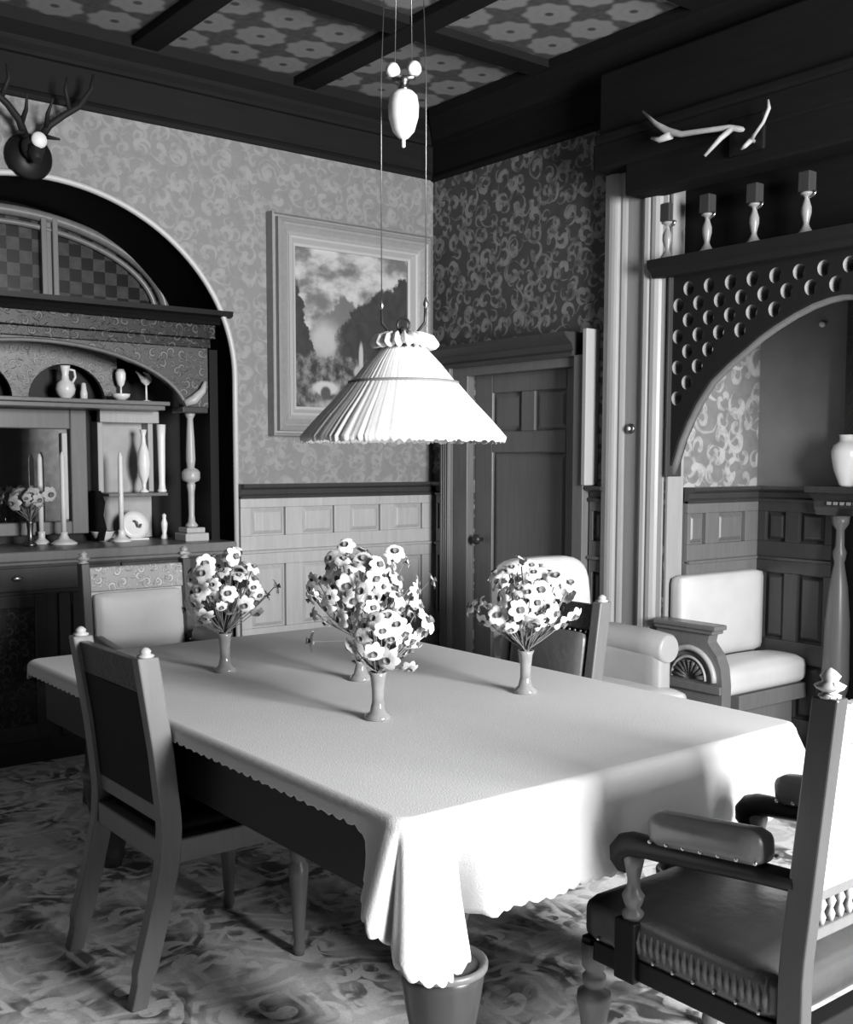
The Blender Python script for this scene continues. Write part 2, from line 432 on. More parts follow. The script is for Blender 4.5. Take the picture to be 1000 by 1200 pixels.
# right wall: in front of and around the door, to the nook opening
def plate(name, rects, holes, d, mt, P_): return S(shape(name, rects, holes, d, mt, P_))
door_hole = [(-.40, -.01), (-.40, 2.0), (-1.26, 2.0), (-1.26, -.01)]
NK0, NK1, NKT = -1.86, -3.68, 2.95     # nook opening
wr = [(.3, -.01), (.3, ZC), (YF, ZC), (YF, -.01), (NK1, -.01), (NK1, NKT), (NK0, NKT), (NK0, -.01), (-1.26, -.01), (-1.26, 2.0), (-.40, 2.0), (-.40, -.01)]
S(shape('wall_right', [wr], [], .12, WP_RIGHT, PY(0, .12)))
# nook walls
S(M().box(0.121, .95, NK0, NK0+.12, 0, 3.1).build('wall_nook_side', WP_NOOK))
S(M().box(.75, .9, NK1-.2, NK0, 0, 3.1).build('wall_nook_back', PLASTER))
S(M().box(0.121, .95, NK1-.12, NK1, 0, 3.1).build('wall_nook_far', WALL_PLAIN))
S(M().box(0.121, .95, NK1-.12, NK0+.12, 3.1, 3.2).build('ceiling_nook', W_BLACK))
# left and front walls (behind the camera), front one with the bay window that lights the room
S(shape('wall_left', [[(.3, -.01), (.3, ZC), (YF-.1, ZC), (YF-.1, -.01)]], [], .1, WALL_PLAIN, PY(XL-.1, .1)))
WX0, WX1, WZ0, WZ1 = -2.62, -1.08, 1.0, 2.95
S(shape('wall_front', [[(XL, -.01), (XL, ZC), (.2, ZC), (.2, -.01)]], [[(WX0, WZ0), (WX0, WZ1), (WX1, WZ1), (WX1, WZ0)]], .1, WALL_PLAIN, PX(YF-.1, .1)))
wn = S(M().box(WX0, WX1, YF-.09, YF-.01, WZ0, WZ0+.07).box(WX0, WX1, YF-.09, YF-.01, WZ1-.07, WZ1).box(WX0, WX0+.06, YF-.09, YF-.01, WZ0, WZ1).box(WX1-.06, WX1, YF-.09, YF-.01, WZ0, WZ1).box(-1.88, -1.82, YF-.09, YF-.01, WZ0, WZ1).box(WX0, WX1, YF-.08, YF-.02, 2.2, 2.25).build('window_1', W_MID))
M().box(WX0-.06, WX1+.06, YF-.02, YF+.12, WZ0-.05, WZ0).build('window_sill', W_MID, wn, .005)

# ceiling beams
nb = 2
for i in range(7):
    xc = -.994-.922*i
    S(M().box(xc-.07, xc+.07, YF, 0, 3.525, ZC-.001).build('trim_%d' % nb, W_FRIEZE, None, .004)); nb += 1
for i in range(6):
    yc = -1.09-1.07*i
    m = M()
    xs = [XL]+[-.994-.922*k for k in range(6, -1, -1)]+[0]
    for x0, x1 in zip(xs, xs[1:]): m.box(x0+(.07 if x0 > XL else 0), x1-(.07 if x1 < 0 else 0), yc-.075, yc+.075, 3.53, ZC-.001)
    S(m.build('trim_%d' % nb, W_FRIEZE)); nb += 1
# cornice and dark frieze: profiles of (distance out from wall, z)
prof = [(0, 3.205), (.022, 3.205), (.03, 3.222), (.022, 3.24), (.012, 3.25), (.012, 3.40), (.03, 3.405), (.03, 3.425), (.05, 3.45), (.06, 3.47), (.10, 3.50), (.12, 3.515), (.125, 3.568), (0, 3.568)]
S(M().prism(prof, lambda d, z: (XL, -d, z), lambda d, z: (.0-d, -d, z)).build('trim_%d' % nb, W_FRIEZE)); nb += 1
prof2 = [(d*1.3 if z > 3.4 else d, z-.01 if z < 3.3 else z) for d, z in prof]
S(M().prism(prof2, lambda d, z: (-d, -d, z), lambda d, z: (-d, YF, z)).build('trim_%d' % nb, W_FRIEZE2)); nb += 1

# wainscot: mp takes (along, out, height)
mpA = lambda s, d, z: (s, -d, z)
mpB = lambda s, d, z: (-d, s, z)
mpNS = lambda s, d, z: (s, NK0-d, z)
mpNB = lambda s, d, z: (.75-d, s, z)
def wainscot(mp, s0, s1, cols, material, capmat):
    global nb
    m = M()
    m.mbox(mp, s0, s1, 0, .018, 0.0, 1.36)
    D = .042
    m.mbox(mp, s0, s1, .018, D, 1.235, 1.30)
    m.mbox(mp, s0, s1, .018, D, .99, 1.078)
    m.mbox(mp, s0, s1, .018, D, .915, .985)
    m.mbox(mp, s0, s1, .018, D, .45, .56)
    m.mbox(mp, s0, s1, .018, D+.01, 0.0, .16)
    # stiles
    e = [s0]+[v for c in cols for v in c]+[s1]
    for i in range(0, len(e), 2):
        for z0, z1 in ((.16, .45), (.56, .915), (1.078, 1.235)):
            if e[i+1]-e[i] > .004: m.mbox(mp, e[i], e[i+1], .018, D, z0, z1)
    for c0, c1 in cols:
        for z0, z1 in ((.16, .45), (.56, .915), (1.078, 1.235)):
            m.frust(mp, c0+.006, c1-.006, z0+.006, z1-.006, .0185, .034, .022)
    S(m.build('trim_%d' % nb, material, None, .003)); nb += 1
    p = [(0, 1.285), (.05, 1.285), (.055, 1.30), (.04, 1.31), (.045, 1.335), (.075, 1.345), (.085, 1.352), (.08, 1.366), (0, 1.366)]
    S(M().prism(p, lambda d, z: mp(s0, d, z), lambda d, z: mp(s1, d, z)).build('trim_%d' % nb, capmat)); nb += 1
    p = [(.042, .978), (.055, .982), (.058, .995), (.042, 1.0)]
    S(M().prism(p, lambda d, z: mp(s0, d, z), lambda d, z: mp(s1, d, z)).build('trim_%d' % nb, material)); nb += 1
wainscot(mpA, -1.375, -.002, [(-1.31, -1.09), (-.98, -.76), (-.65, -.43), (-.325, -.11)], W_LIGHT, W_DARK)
wainscot(mpB, -.178, -.09, [(-.16, -.11)], W_MID, W_DARK)  # right-wall panelling: same wood, darker tone put in for grazing light
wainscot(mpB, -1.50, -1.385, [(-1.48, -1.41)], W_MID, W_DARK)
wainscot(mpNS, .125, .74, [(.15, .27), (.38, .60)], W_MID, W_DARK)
wainscot(mpNB, -3.70, -1.90, [(-3.4, -3.2), (-2.30, -2.15), (-2.07, -1.95)], W_DARK, W_DARK)  # nook back panelling darkened, its shade put into the wood colour
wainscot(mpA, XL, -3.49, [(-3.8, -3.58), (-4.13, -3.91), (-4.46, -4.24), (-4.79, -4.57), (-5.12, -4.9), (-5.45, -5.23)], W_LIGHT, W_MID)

# ------------------------------------------------------------------ door in the right wall
def stile_strip(m, y0, y1, x0, x1, z0, z1): m.box(x0, x1, y0, y1, z0, z1)
m = M()       # door casing: two steps either side, crown on top
for (ya, yb) in ((-.178, -.27), (-1.30, -1.375)): m.box(-.085, 0, ya, yb, 0, 2.05)
for (ya, yb) in ((-.27, -.40), (-1.26, -1.30)): m.box(-.055, 0, ya, yb, 0, 2.01)
m.box(-.06, 0, -.27, -1.30, 1.995, 2.06)
for yy in (-.185, -.205, -.225, -.245): m.tube([(-.085, yy-.012, .2), (-.085, yy-.012, 2.0)], .007, 6)
S(m.build('trim_%d' % nb, W_MID, None, .004)); nb += 1
p = [(0, 2.045), (.09, 2.045), (.10, 2.065), (.09, 2.08), (.10, 2.11), (.15, 2.15), (.155, 2.17), (0, 2.17)]
S(M().prism(p, lambda d, z: (-d, -.15, z), lambda d, z: (-d, -1.30, z)).build('trim_%d' % nb, W_DARK)); nb += 1
S(M().box(-.10, 0, -1.405, -1.376, 1.37, 2.18).build('trim_%d' % nb, plain('lit_casing_edge', .42, .4), None, .004)); nb += 1  # paler strip stands for the casing side lit by the window
DX = .03
door = S(M().box(DX, DX+.02, -1.26, -.40, 0, 2.0).build('door_1', W_MID))
m = M()
for a0, a1, z0, z1 in ((-.40, -.555, 0, 2.0), (-1.16, -1.26, 0, 2.0), (-.555, -1.16, 1.89, 2.0), (-.555, -1.16, 1.545, 1.665), (-.80, -.91, 1.665, 1.89), (-.555, -1.16, .62, .78), (-.555, -1.16, 0, .2)):
    m.box(DX-.022, DX, a0, a1, z0, z1)
m.build('door_frame', W_MID, door, .006)
mpD = lambda s, d, z: (DX-d, s, z)
for a0, a1, z0, z1 in ((-.795, -.56, 1.67, 1.885), (-1.155, -.915, 1.67, 1.885), (-1.155, -.56, .785, 1.54), (-1.155, -.56, .205, .615)):
    M().frust(mpD, a0, a1, z0, z1, .0005, .012, .03).build('door_panel', W_MID, door)
M().lathe([(.012, 0), (.012, .02), (.03, .04), (.03, .055), (.012, .068), (0, .07)], (DX-.022, -.47, 1.03), 16, Matrix.Rotation(R(-90), 4, 'Y')).build('door_knob', IRON, door)
# ------------------------------------------------------------------ wide architrave, entablature, fretwork of the nook
pf = [(-1.50, 0), (-1.50, .125), (-1.535, .14)]
pf += [(-1.535-.045*math.sin(t), .14-.045*(1-math.cos(t))) for t in (0.4, .8, 1.2, 1.57)]
pf += [(-1.585, .085), (-1.60, .09), (-1.615, .075), (-1.625, .06), (-1.73, .06), (-1.735, .09), (-1.75, .10), (-1.768, .09), (-1.775, .075), (-1.79, .085), (-1.81, .08), (-1.825, .055), (-1.835, .03), (-1.858, .02), (-1.858, 0)]
pf = [(y+.012, d) for y, d in pf[:]]
ARCH_M = wood('architrave_oak', .36, .34, .15)
S(M().prism(pf, lambda y, d: (-d*.5, y, 0.0), lambda y, d: (-d*.5, y, 2.93)).build('trim_%d' % nb, ARCH_M)); nb += 1
S(M().box(0.0, .12, NK0-.012, NK0-.0005, 0, 2.94).build('trim_%d' % nb, ARCH_M)); nb += 1
# entablature above the opening
S(M().box(-.16, -.001, -1.70, NK1-.3, 2.78, 2.95).box(-.175, -.001, -1.50, NK1-.3, 2.93, 3.06).box(-.19, -.001, -1.52, NK1-.3, 3.055, 3.10).box(-.155, -.001, -1.52, NK1-.3, 3.10, 3.40).build('trim_%d' % nb, W_FRIEZE2, None, .012)); nb += 1
bp = thing('bell_push', 'small round bell push with a pale button on the wide architrave', 'bell push', (-.031, -1.655, 1.66))
M().lathe([(.026, 0), (.026, .008), (.016, .014), (0, .014)], (0, 0, 0), 20, Matrix.Rotation(R(-90), 4, 'Y')).build('plate', BRASS_D, bp)
M().lathe([(.010, .012), (.010, .019), (0, .022)], (0, 0, 0), 14, Matrix.Rotation(R(-90), 4, 'Y')).build('button', WHITE, bp)
# fretwork spandrel: pierced with staggered teardrop openings
YM = (NK0+NK1)/2
def mirror(pts): return [(2*YM-y, z) for y, z in reversed(pts)]
archl = [(-1.862, 1.44), (-1.885, 1.50), (-1.92, 1.60), (-1.965, 1.69), (-2.02, 1.78), (-2.10, 1.88), (-2.19, 1.95), (-2.29, 2.015), (-2.36, 2.062), (-2.44, 2.105), (-2.54, 2.150), (-2.63, 2.182), (-2.71, 2.199), (-2.765, 2.204)]
outl = [(-1.862, 2.40)]+archl+mirror(archl)+[(2*YM+1.862, 2.40)]
def archz(y):
    if y < YM: y = 2*YM-y
    for (y0, z0), (y1, z1) in zip(archl, archl[1:]):
        if y1 <= y <= y0: return z0+(z1-z0)*(y0-y)/(y0-y1)
    return 1.44 if y > -1.86 else 2.23
holes = []
row = 0; z = 2.327
while z > 1.45:
    y = -1.967-(.06 if row % 2 else 0)
    y = y+.12*2
    while y > NK1+.06:
        lim = max(archz(y+.036), archz(y-.036), archz(y))
        if -1.868 > y+.031 and y-.04 > NK1+.02 and z-.034 > lim+.014:
            h = []
            for i in range(16):
                t = 2*PI*i/16; rr = .031
                h.append((y+rr*math.cos(t), z+rr*1.05*math.sin(t)*(1.15 if math.sin(t) < 0 else .95)))
            holes.append(h)
        y -= .12
    z -= .0745; row += 1
fr = thing('fretwork_arch', 'dark pierced fretwork arch spanning the fireside nook opening', 'fretwork arch', (0, 0, 0))
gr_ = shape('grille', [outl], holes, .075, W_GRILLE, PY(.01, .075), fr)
gr_.data.materials.append(W_LIT_EDGE)
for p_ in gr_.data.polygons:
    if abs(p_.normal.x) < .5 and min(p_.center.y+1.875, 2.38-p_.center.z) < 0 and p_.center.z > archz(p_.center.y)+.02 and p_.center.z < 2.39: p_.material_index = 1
m = M(); m.tube([(.045, y, z-.004) for y, z in archl+mirror(archl)], .02, 8, flat=1.0); m.build('arch_bead', W_MID, fr)
M().box(-.02, .10, -1.862, -1.875, 1.42, 2.40).build('post', W_DARK, fr, .004)
m = M(); p = [(-.02, 2.40), (.0, 2.385), (.06, 2.385), (.075, 2.41), (.10, 2.425), (.105, 2.465), (-.14, 2.465), (-.14, 2.40)]
m.prism([(q_[0], q_[1]) for q_ in p], lambda d, z: (-d, -1.80, z), lambda d, z: (-d, NK1+.01, z)); m.build('shelf', W_GRILLE, fr)
M().box(.09, .11, -1.87, NK1+.02, 2.466, NKT-.001).build('back_board', W_FRIEZE2, fr)  # dark board added to keep the gap above the shelf in shade
# candlesticks on it
def candlestick(y, label):
    t = thing('candlestick', label, 'candlestick', (.0, y, 2.466), 0, 'turned candlesticks on the nook shelf')
    M().lathe([(.042, 0), (.042, .012), (.03, .022), (.018, .04), (.012, .055), (.016, .075), (.022, .10), (.022, .125), (.014, .15), (.010, .165), (.016, .175), (.028, .18), (.028, .188), (.008, .19)], (0, 0, 0), 20).build('stem', plain('pale_turned_wood', .3, .35), t)
    M().box(-.028, .028, -.028, .028, .19, .275).build('socket', W_DARK, t, .004)
    M().tube([(0, 0, .165), (0, -.035, .17), (0, -.045, .19)], .006, 8).build('handle', BRASS, t)
for y, l in ((-1.84, 'turned candlestick half hidden behind the wide architrave, on the nook shelf'), (-2.075, 'turned candlestick with square top, second from the architrave on the nook shelf'), (-2.335, 'turned candlestick with square top, middle of the three standing clear on the nook shelf'), (-2.60, 'turned candlestick with square top, nearest the right edge on the nook shelf')):
    candlestick(y, l)
# antlers on the entablature
an = thing('mounted_antlers', 'pale pair of antlers mounted on the dark panelling above the nook', 'antlers', (-.17, -2.4, 2.93))
def antler(parent, main, r, tines, material, name='antler'):
    m = M(); m.tube(main, [k_*(.75 if material is ANTLER else 1) for k_ in r], 8)
    for pts, rr in tines: m.tube(pts, rr, 8)
    return m.build(name, material, parent)
# local coords relative to the mount
antler(an, [(0, .0, .0), (-.03, .06, .02), (-.05, .18, .03), (-.06, .30, .04), (-.06, .38, .07), (-.06, .45, .12), (-.05, .54, .20)], [.018, .017, .016, .018, .024, .015, .006],
       [([(-.06, .36, .05), (-.07, .42, .04), (-.08, .46, .055)], [.02, .014, .006]), ([(-.02, .05, .02), (-.07, .08, -.03), (-.11, .13, -.10)], [.014, .012, .007])], ANTLER)
antler(an, [(0, -.05, -.06), (-.04, -.06, -.06), (-.07, -.10, -.05), (-.07, -.14, -.01), (-.07, -.165, .04), (-.07, -.16, .075)], [.012, .013, .010, .010, .012, .006],
       [([(-.04, -.06, -.06), (-.07, -.05, -.09), (-.07, -.03, -.10)], [.013, .010, .005])], ANTLER)
M().box(-.012, .014, -.10, .08, -.10, .06).build('backboard', W_BLACK, an, .01)
# small white knob on the nook back wall
tag(M().sphere((.735, -2.23, 2.185), .016, 12).build('wall_knob', WHITE), 'small white round knob high on the dark nook wall', 'knob')

# ------------------------------------------------------------------ settle in the nook
st = thing('settle', 'built-in settle with pale leather back and seat in the fireside nook', 'settle', (.3, -2.1, 0))
def off(dx, dy): return (dx-.3, dy+2.1)
M().pillow(-.285, .43, -.13, .13, .36, .50, .05, .03).build('seat_cushion', LEATHER_L, st)
M().pillow(-.285, .40, .13, .226, .50, .93, .035, .012).build('back_cushion', LEATHER_L, st)
M().box(-.15, .42, -.12, .18, .28, .36).box(-.15, .42, -.10, .17, 0, .06).box(-.13, .4, -.05, .17, .06, .28).build('seat_base', W_MID, st, .006)
# carved end panel facing the room (x = -.02): scrolled outline with an arched fan
end = [(-2.27, .0), (-2.27, .44), (-2.26, .52), (-2.235, .58), (-2.18, .64), (-2.19, .68), (-1.872, .68), (-1.872, 0)]
mm = shape('arm_panel', [[(y+2.1, z) for y, z in end]], [], .07, W_MID, PY(-.36, .07), st)
md = mm.modifiers.new('b', 'BEVEL'); md.width = .006; md.segments = 2; md.limit_method = 'ANGLE'
M().box(-.385, -.29, -.14, .235, .70, .725).box(-.375, -.29, -.12, .235, .68, .70).build('arm_rail', W_MID, st, .006)
M().box(-.375, -.36, -.17, .235, .40, .44).build('base_moulding', W_MID, st, .005)
m = M(); cyf, czf = .02, .455
m.tube([(-.37, cyf-.15*math.cos(t), czf+.15*math.sin(t)) for t in [PI*i/20 for i in range(21)]], .014, 8)
m.tube([(-.37, cyf-.10*math.cos(t), czf+.105*math.sin(t)) for t in [PI*i/20 for i in range(21)]], .007, 8)
m.build('fan_arch', W_LIGHT, st)
m = M()
for i in range(9):
    t = PI*(i+.5)/9
    m.tube([(-.365, cyf-.02*math.cos(t), czf+.02*math.sin(t)), (-.37, cyf-.09*math.cos(t), czf+.09*math.sin(t))], [.005, .012], 6)
m.build('fan_rib', CARVE_X, st)
# ------------------------------------------------------------------ mantel with white vase at the right edge
mt = thing('fireplace_mantel', 'dark carved mantel with turned column at the right edge of the picture', 'mantel', (.75, -2.85, 0))
pz = [(0, 1.23), (.08, 1.23), (.09, 1.255), (.10, 1.27), (.10, 1.30), (.15, 1.335), (.19, 1.345), (.19, 1.375), (0, 1.375)]
M().prism(pz, lambda d, z: (-d, .58, z), lambda d, z: (-d, -.85, z)).build('mantel_shelf', W_DARK, mt)
m = M()
for i in range(24): m.box(-.115, -.10, .50-.035*i, .50-.035*i-.018, 1.283, 1.298)
m.build('dentils', W_LIGHT, mt)
M().lathe([(.07, 0), (.07, .12), (.05, .14), (.045, .2), (.048, .32), (.06, .36), (.066, .42), (.064, .5), (.06, .70), (.045, .88), (.024, 1.0), (.03, 1.02), (.034, 1.05), (.022, 1.08), (.02, 1.16), (.04, 1.19), (.045, 1.23)], (-.10, .43, 0), 20).build('column', W_MID, mt)
M().lathe([(.07, 0), (.07, .12), (.05, .14), (.045, .2), (.048, .32), (.06, .36), (.066, .42), (.064, .5), (.06, .70), (.045, .88), (.024, 1.0), (.03, 1.02), (.034, 1.05), (.022, 1.08), (.02, 1.16), (.04, 1.19), (.045, 1.23)], (-.10, -.70, 0), 20).build('column', W_MID, mt)
M().box(-.06, 0, .50, .33, 0, 1.23).box(-.06, 0, -.60, -.80, 0, 1.23).box(-.06, 0, .33, -.60, .95, 1.23).build('surround', W_BLACK, mt)
M().box(-.03, 0, .33, -.60, 0, .95).build('firebox', SMOKE, mt)
om = M().box(-.09, 0, .44, .38, 1.376, 2.6).box(-.09, 0, -.65, -.71, 1.376, 2.6).box(-.10, 0, .46, -.73, 2.6, 2.7).build('overmantel', CARVE_Y, mt, .005)
v = tag(M().lathe([(.028, 0), (.036, .01), (.062, .08), (.074, .14), (.076, .17), (.066, .20), (.046, .215), (.04, .222), (.04, .245), (.045, .25), (.034, .25), (.034, .23)], (.60, -2.475, 1.3755), 32).build('ceramic_vase', WHITE), 'plain white ovoid jar standing on the end of the mantel shelf', 'vase')

# ------------------------------------------------------------------ painting on the back wall
pt = thing('framed_painting', 'mountain landscape painting in a wide pale moulded frame on the back wall', 'painting', (0, 0, 0))
def frame(name, x0, x1, z0, z1, profl, mt_, parent):
    """profl: list of (inset from outer edge, out from wall); mitred"""
    m = M(); L = []
    for ins, d in profl:
        L.append([m.b.verts.new((x, -d, z)) for x, z in ((x0+ins, z0+ins), (x1-ins, z0+ins), (x1-ins, z1-ins), (x0+ins, z1-ins))])
    for a_, b_ in zip(L, L[1:]):
        for i in range(4): m.face([a_[i], a_[(i+1) % 4], b_[(i+1) % 4], b_[i]])
    m.face
    return m.build(name, mt_, parent)
frame('frame', -1.175, -.055, 1.635, 2.855, [(0, .002), (0, .07), (.008, .075), (.014, .055), (.026, .055), (.028, .085), (.034, .09), (.04, .08), (.055, .095), (.065, .09), (.075, .08), (.095, .065), (.11, .06), (.112, .002)], GILT, pt)
frame('inner_frame', -1.065, -.165, 1.745, 2.745, [(0, .062), (.008, .07), (.018, .066), (.04, .04), (.055, .035), (.056, .01)], plain('pale_slip', .42, .4), pt)
M().box(-1.02, -.21, -.025, -.005, 1.79, 2.70).build('canvas', PAINT, pt)
# ------------------------------------------------------------------ stag head trophy above the arch
sg = thing('stag_trophy', 'dark mounted stag antlers on a round shield above the sideboard arch', 'trophy', (-2.47, -.02, 2.93))
M().lathe([(.0, .0), (.10, .0), (.11, .01), (.10, .025), (0, .03)], (0, 0, 0), 28, Matrix.Rotation(R(90), 4, 'X')).build('shield', W_BLACK, sg)
M().sphere((0, -.06, .03), .055, 16, (1, .8, 1.1)).tube([(0, -.07, .02), (0, -.12, -.04)], [.045, .02], 10).build('head', ANTLER_D, sg)
M().sphere((.015, -.105, .06), .038, 14, (1, .6, 1)).build('skull_plate', BONE, sg)
for s_ in (-1, 1):
    antler(sg, [(s_*.035, -.06, .08), (s_*.07, -.09, .14), (s_*.13, -.12, .19), (s_*.20, -.13, .24), (s_*.26, -.14, .33), (s_*.27, -.14, .40)], [.02, .018, .016, .014, .012, .005],
           [([(s_*.06, -.08, .12), (s_*.05, -.13, .18), (s_*.06, -.18, .24)], [.014, .01, .004]), ([(s_*.16, -.12, .21), (s_*.13, -.15, .30), (s_*.14, -.15, .36)], [.013, .01, .004]), ([(s_*.04, -.07, .09), (s_*.10, -.14, .07)], [.014, .005])], ANTLER_D)

# ------------------------------------------------------------------ sideboard in the arched recess
sb = thing('sideboard', 'large dark carved sideboard with columns and arches in the arched recess', 'sideboard', (cx, 0, 0))
SX = 1.0
M().box(-SX-.01, SX+.01, -.06, .55, 1.005, 1.055).box(-SX, SX, -.045, .55, .985, 1.005).build('counter', W_MID, sb, .006)
M().box(-SX, SX, -.02, .55, .06, .985).box(-SX, SX, -.01, .5, 0, .06).build('carcass', W_DARK, sb)
mpS = lambda s, d, z: (s, -.02-d, z)
for x0, x1 in ((-.98, -.36), (-.33, .33), (.36, .98)):
    dr = M().mbox(mpS, x0, x1, 0, .015, .86, .975).build('drawer', W_DARK, sb, .004)
    for xk in ((x0+x1)/2-.17, (x0+x1)/2+.17): M().sphere((xk, -.045, .925), .014, 12, (1.8, .8, 1)).build('drawer_pull', BRASS, dr)
for x0, x1 in ((-.98, -.52), (-.48, -.03), (.03, .16), (.20, .50), (.54, .98)):
    d = M().mbox(mpS, x0, x0+.06, 0, .018, .12, .84).mbox(mpS, x1-.06, x1, 0, .018, .12, .84).mbox(mpS, x0+.06, x1-.06, 0, .018, .78, .84).mbox(mpS, x0+.06, x1-.06, 0, .018, .12, .2).build('cabinet_door', W_MID if x0 > .1 else W_DARK, sb, .005)  # doors towards the left take darker wood, standing for shade
    if x1-x0 > .2: M().mbox(mpS, x0+.06, x1-.06, 0, .008, .2, .78).build('door_panel', CARVE_X if x0 > .1 else CARVE_D, d)
# superstructure back
M().box(-SX, SX, .50, .545, 1.055, 2.30).build('back_board', W_BLACK, sb)
M().box(SX-.05, SX, .12, .50, 1.055, 2.1).build('end_panel', W_BLACK, sb)
M().box(-SX, -SX+.05, .12, .50, 1.055, 2.1).build('end_panel', W_BLACK, sb)
# flattened arch header at the front with carved spandrels
AX, AB, AZ = .79, .36, 1.74
hd = [(SX-.08, 1.78), (SX-.08, 2.10), (-SX+.08, 2.10), (-SX+.08, 1.78), (-AX, 1.78)]+ell(0, 1.74, AX, AB-.02, 174, 6, 48)+[(AX, 1.78)]
shape('arch_header', [hd], [], .05, carved('carved_spandrel', .10, 'xz', 14, contrast=.8), PX(.08, .05), sb)
M().tube([(x, .075, z) for x, z in ell(0, 1.74, AX+.004, AB-.016, 176, 4, 48)], .011, 8).build('arch_bead', W_MID, sb)
M().box(-SX+.07, SX-.07, .06, .50, 2.10, 2.15).build('lower_frieze', CARVE_D, sb, .004)
M().box(-SX+.05, SX-.05, .04, .50, 2.15, 2.225).build('upper_frieze', CARVE_D, sb, .004)
pc = [(.5, 2.225), (.03, 2.225), (.02, 2.24), (-.0, 2.26), (-.03, 2.27), (-.035, 2.295), (.5, 2.295)]
M().prism(pc, lambda y, z: (-SX+.0, y, z), lambda y, z: (SX+.02, y, z)).build('cornice', W_BLACK, sb)
# columns
for s_ in (-1, 1):
    xc = s_*.835
    M().box(xc-.07, xc+.07, .06, .20, 1.055, 1.10).box(xc-.055, xc+.055, .075, .185, 1.10, 1.13).build('plinth', W_LIGHT, sb, .006)
    M().lathe([(.03, 1.13), (.035, 1.14), (.02, 1.16), (.016, 1.2), (.018, 1.32), (.024, 1.36), (.02, 1.375), (.045, 1.385), (.05, 1.40), (.05, 1.43), (.04, 1.445), (.02, 1.455), (.026, 1.50), (.022, 1.62), (.016, 1.72), (.024, 1.735), (.03, 1.75)], (xc, .13, 0), 20).build('column', W_LIGHT, sb)
    M().box(xc-.075, xc+.075, .06, .20, 1.75, 1.785).build('capital', W_DARK, sb, .006)
    m = M(); m.tube([(xc-.06, .07, 1.80), (xc-.01, .06, 1.82), (xc+.04, .055, 1.87), (xc+.06, .06, 1.92)], [.02, .028, .02, .010], 8); m.build('bracket', W_LIGHT, sb)
# shelf, arcade
M().box(-.74, .74, .17, .50, 1.79, 1.812).box(-.72, .72, .19, .50, 1.765, 1.79).build('upper_shelf', W_MID, sb, .004)
arc = []
for c_ in (-.245, .245): arc.append(ell(c_, 1.815, .205, .185, 0, 180, 24))
ao = [(.52, 1.813), (.52, 2.10), (-.52, 2.10), (-.52, 1.813)]
shape('arcade', [[(-.52, 2.1), (.52, 2.1), (.52, 1.813)]+[(p[0], p[1]) for p in arc[1]]+[(p[0], p[1]) for p in arc[0]]+[(-.52, 1.813)]], [], .03, carved('carved_arcade', .22, 'xz', 17), PX(.36, .03), sb)
# mirror and its frame
frm = M()
for x0, x1, z0, z1 in ((-.36, -.27, 1.10, 1.765), (.27, .36, 1.10, 1.765), (-.27, .27, 1.66, 1.765), (-.27, .27, 1.10, 1.17)): frm.box(x0, x1, .40, .44, z0, z1)
frm.build('mirror_frame', W_MID, sb, .006)
M().box(-.27, .27, .43, .437, 1.17, 1.66).build('mirror', MIRROR, sb)
M().box(.225, .255, .405, .428, 1.18, 1.64).build('mirror_bead', plain('pale_strip', .6, .3), sb, .004)
# side bays: pale panel toned as the mirror's bright reflection, small shelf, uprights
for s_ in (-1, 1):
    a0, a1 = (.42, .76) if s_ > 0 else (-.76, -.42)
    M().box(a0, a1, .485, .498, 1.06, 1.74).build('bay_reflection_panel', PALE_REFLECTION, sb)
    M().box(a0, a1, .26, .485, 1.30, 1.318).build('bay_shelf', W_MID, sb, .004)
    M().box(a0-.0, a0+.03, .40, .485, 1.32, 1.765).box(a1-.05, a1-.02, .40, .485, 1.32, 1.765).box(a0, a1, .36, .485, 1.70, 1.765).build('bay_upright', W_LIGHT, sb, .004)
    xb = s_*.40
    M().prism([(.44, 1.06), (.44, 1.33), (.36, 1.33), (.30, 1.27), (.33, 1.20), (.29, 1.13), (.33, 1.06)], lambda y, z: (xb-.015, y, z), lambda y, z: (xb+.015, y, z)).build('bay_bracket', W_BLACK, sb)

# objects on the sideboard
CT = 1.0555
def lathe_thing(name, prof, loc, label, cat, mt_=WHITE, n=24, group=None):
    return tag(M().lathe(prof, (0, 0, 0), n).build(name, mt_, None, 0, 2, loc), label, cat, group)
jug = thing('jug', 'white long-necked jug under the small arch of the sideboard', 'jug', (-2.185, .42-.06, 1.8125))
M().lathe([(.022, 0), (.024, .006), (.045, .03), (.052, .055), (.045, .085), (.022, .105), (.018, .13), (.024, .165), (.028, .178), (.02, .178)], (0, 0, 0), 24).build('body', WHITE, jug)
M().tube([(.022, 0, .16), (.05, 0, .155), (.055, 0, .12), (.035, 0, .085)], .007, 8).build('handle', WHITE, jug)
tag(M().lathe([(.02, 0), (.02, .045), (.016, .06), (.012, .095), (0, .1)], (0, 0, 0), 16).build('small_vase', WHITE, None, 0, 2, (-2.06, .43, 1.8125)), 'narrow white vase beside the long-necked jug on the sideboard shelf', 'vase')
gb = thing('goblet', 'pale tulip-shaped goblet on a stem on the upper sideboard shelf', 'goblet', (-1.90, .31, 1.8125))
M().lathe([(.032, 0), (.03, .005), (.006, .012), (.005, .075), (.018, .09), (.026, .12), (.027, .15), (.018, .172), (.014, .172), (.022, .15), (.02, .12), (.004, .095)], (0, 0, 0), 20).build('bowl', WHITE, gb)
tag(M().lathe([(.02, 0), (.045, .02), (.05, .035), (.046, .035), (.018, .01)], (0, 0, 0), 20).build('dish', WHITE, None, 0, 2, (-1.93, .24, 1.8125)), 'small pale dish at the foot of the tulip-shaped goblet', 'dish')
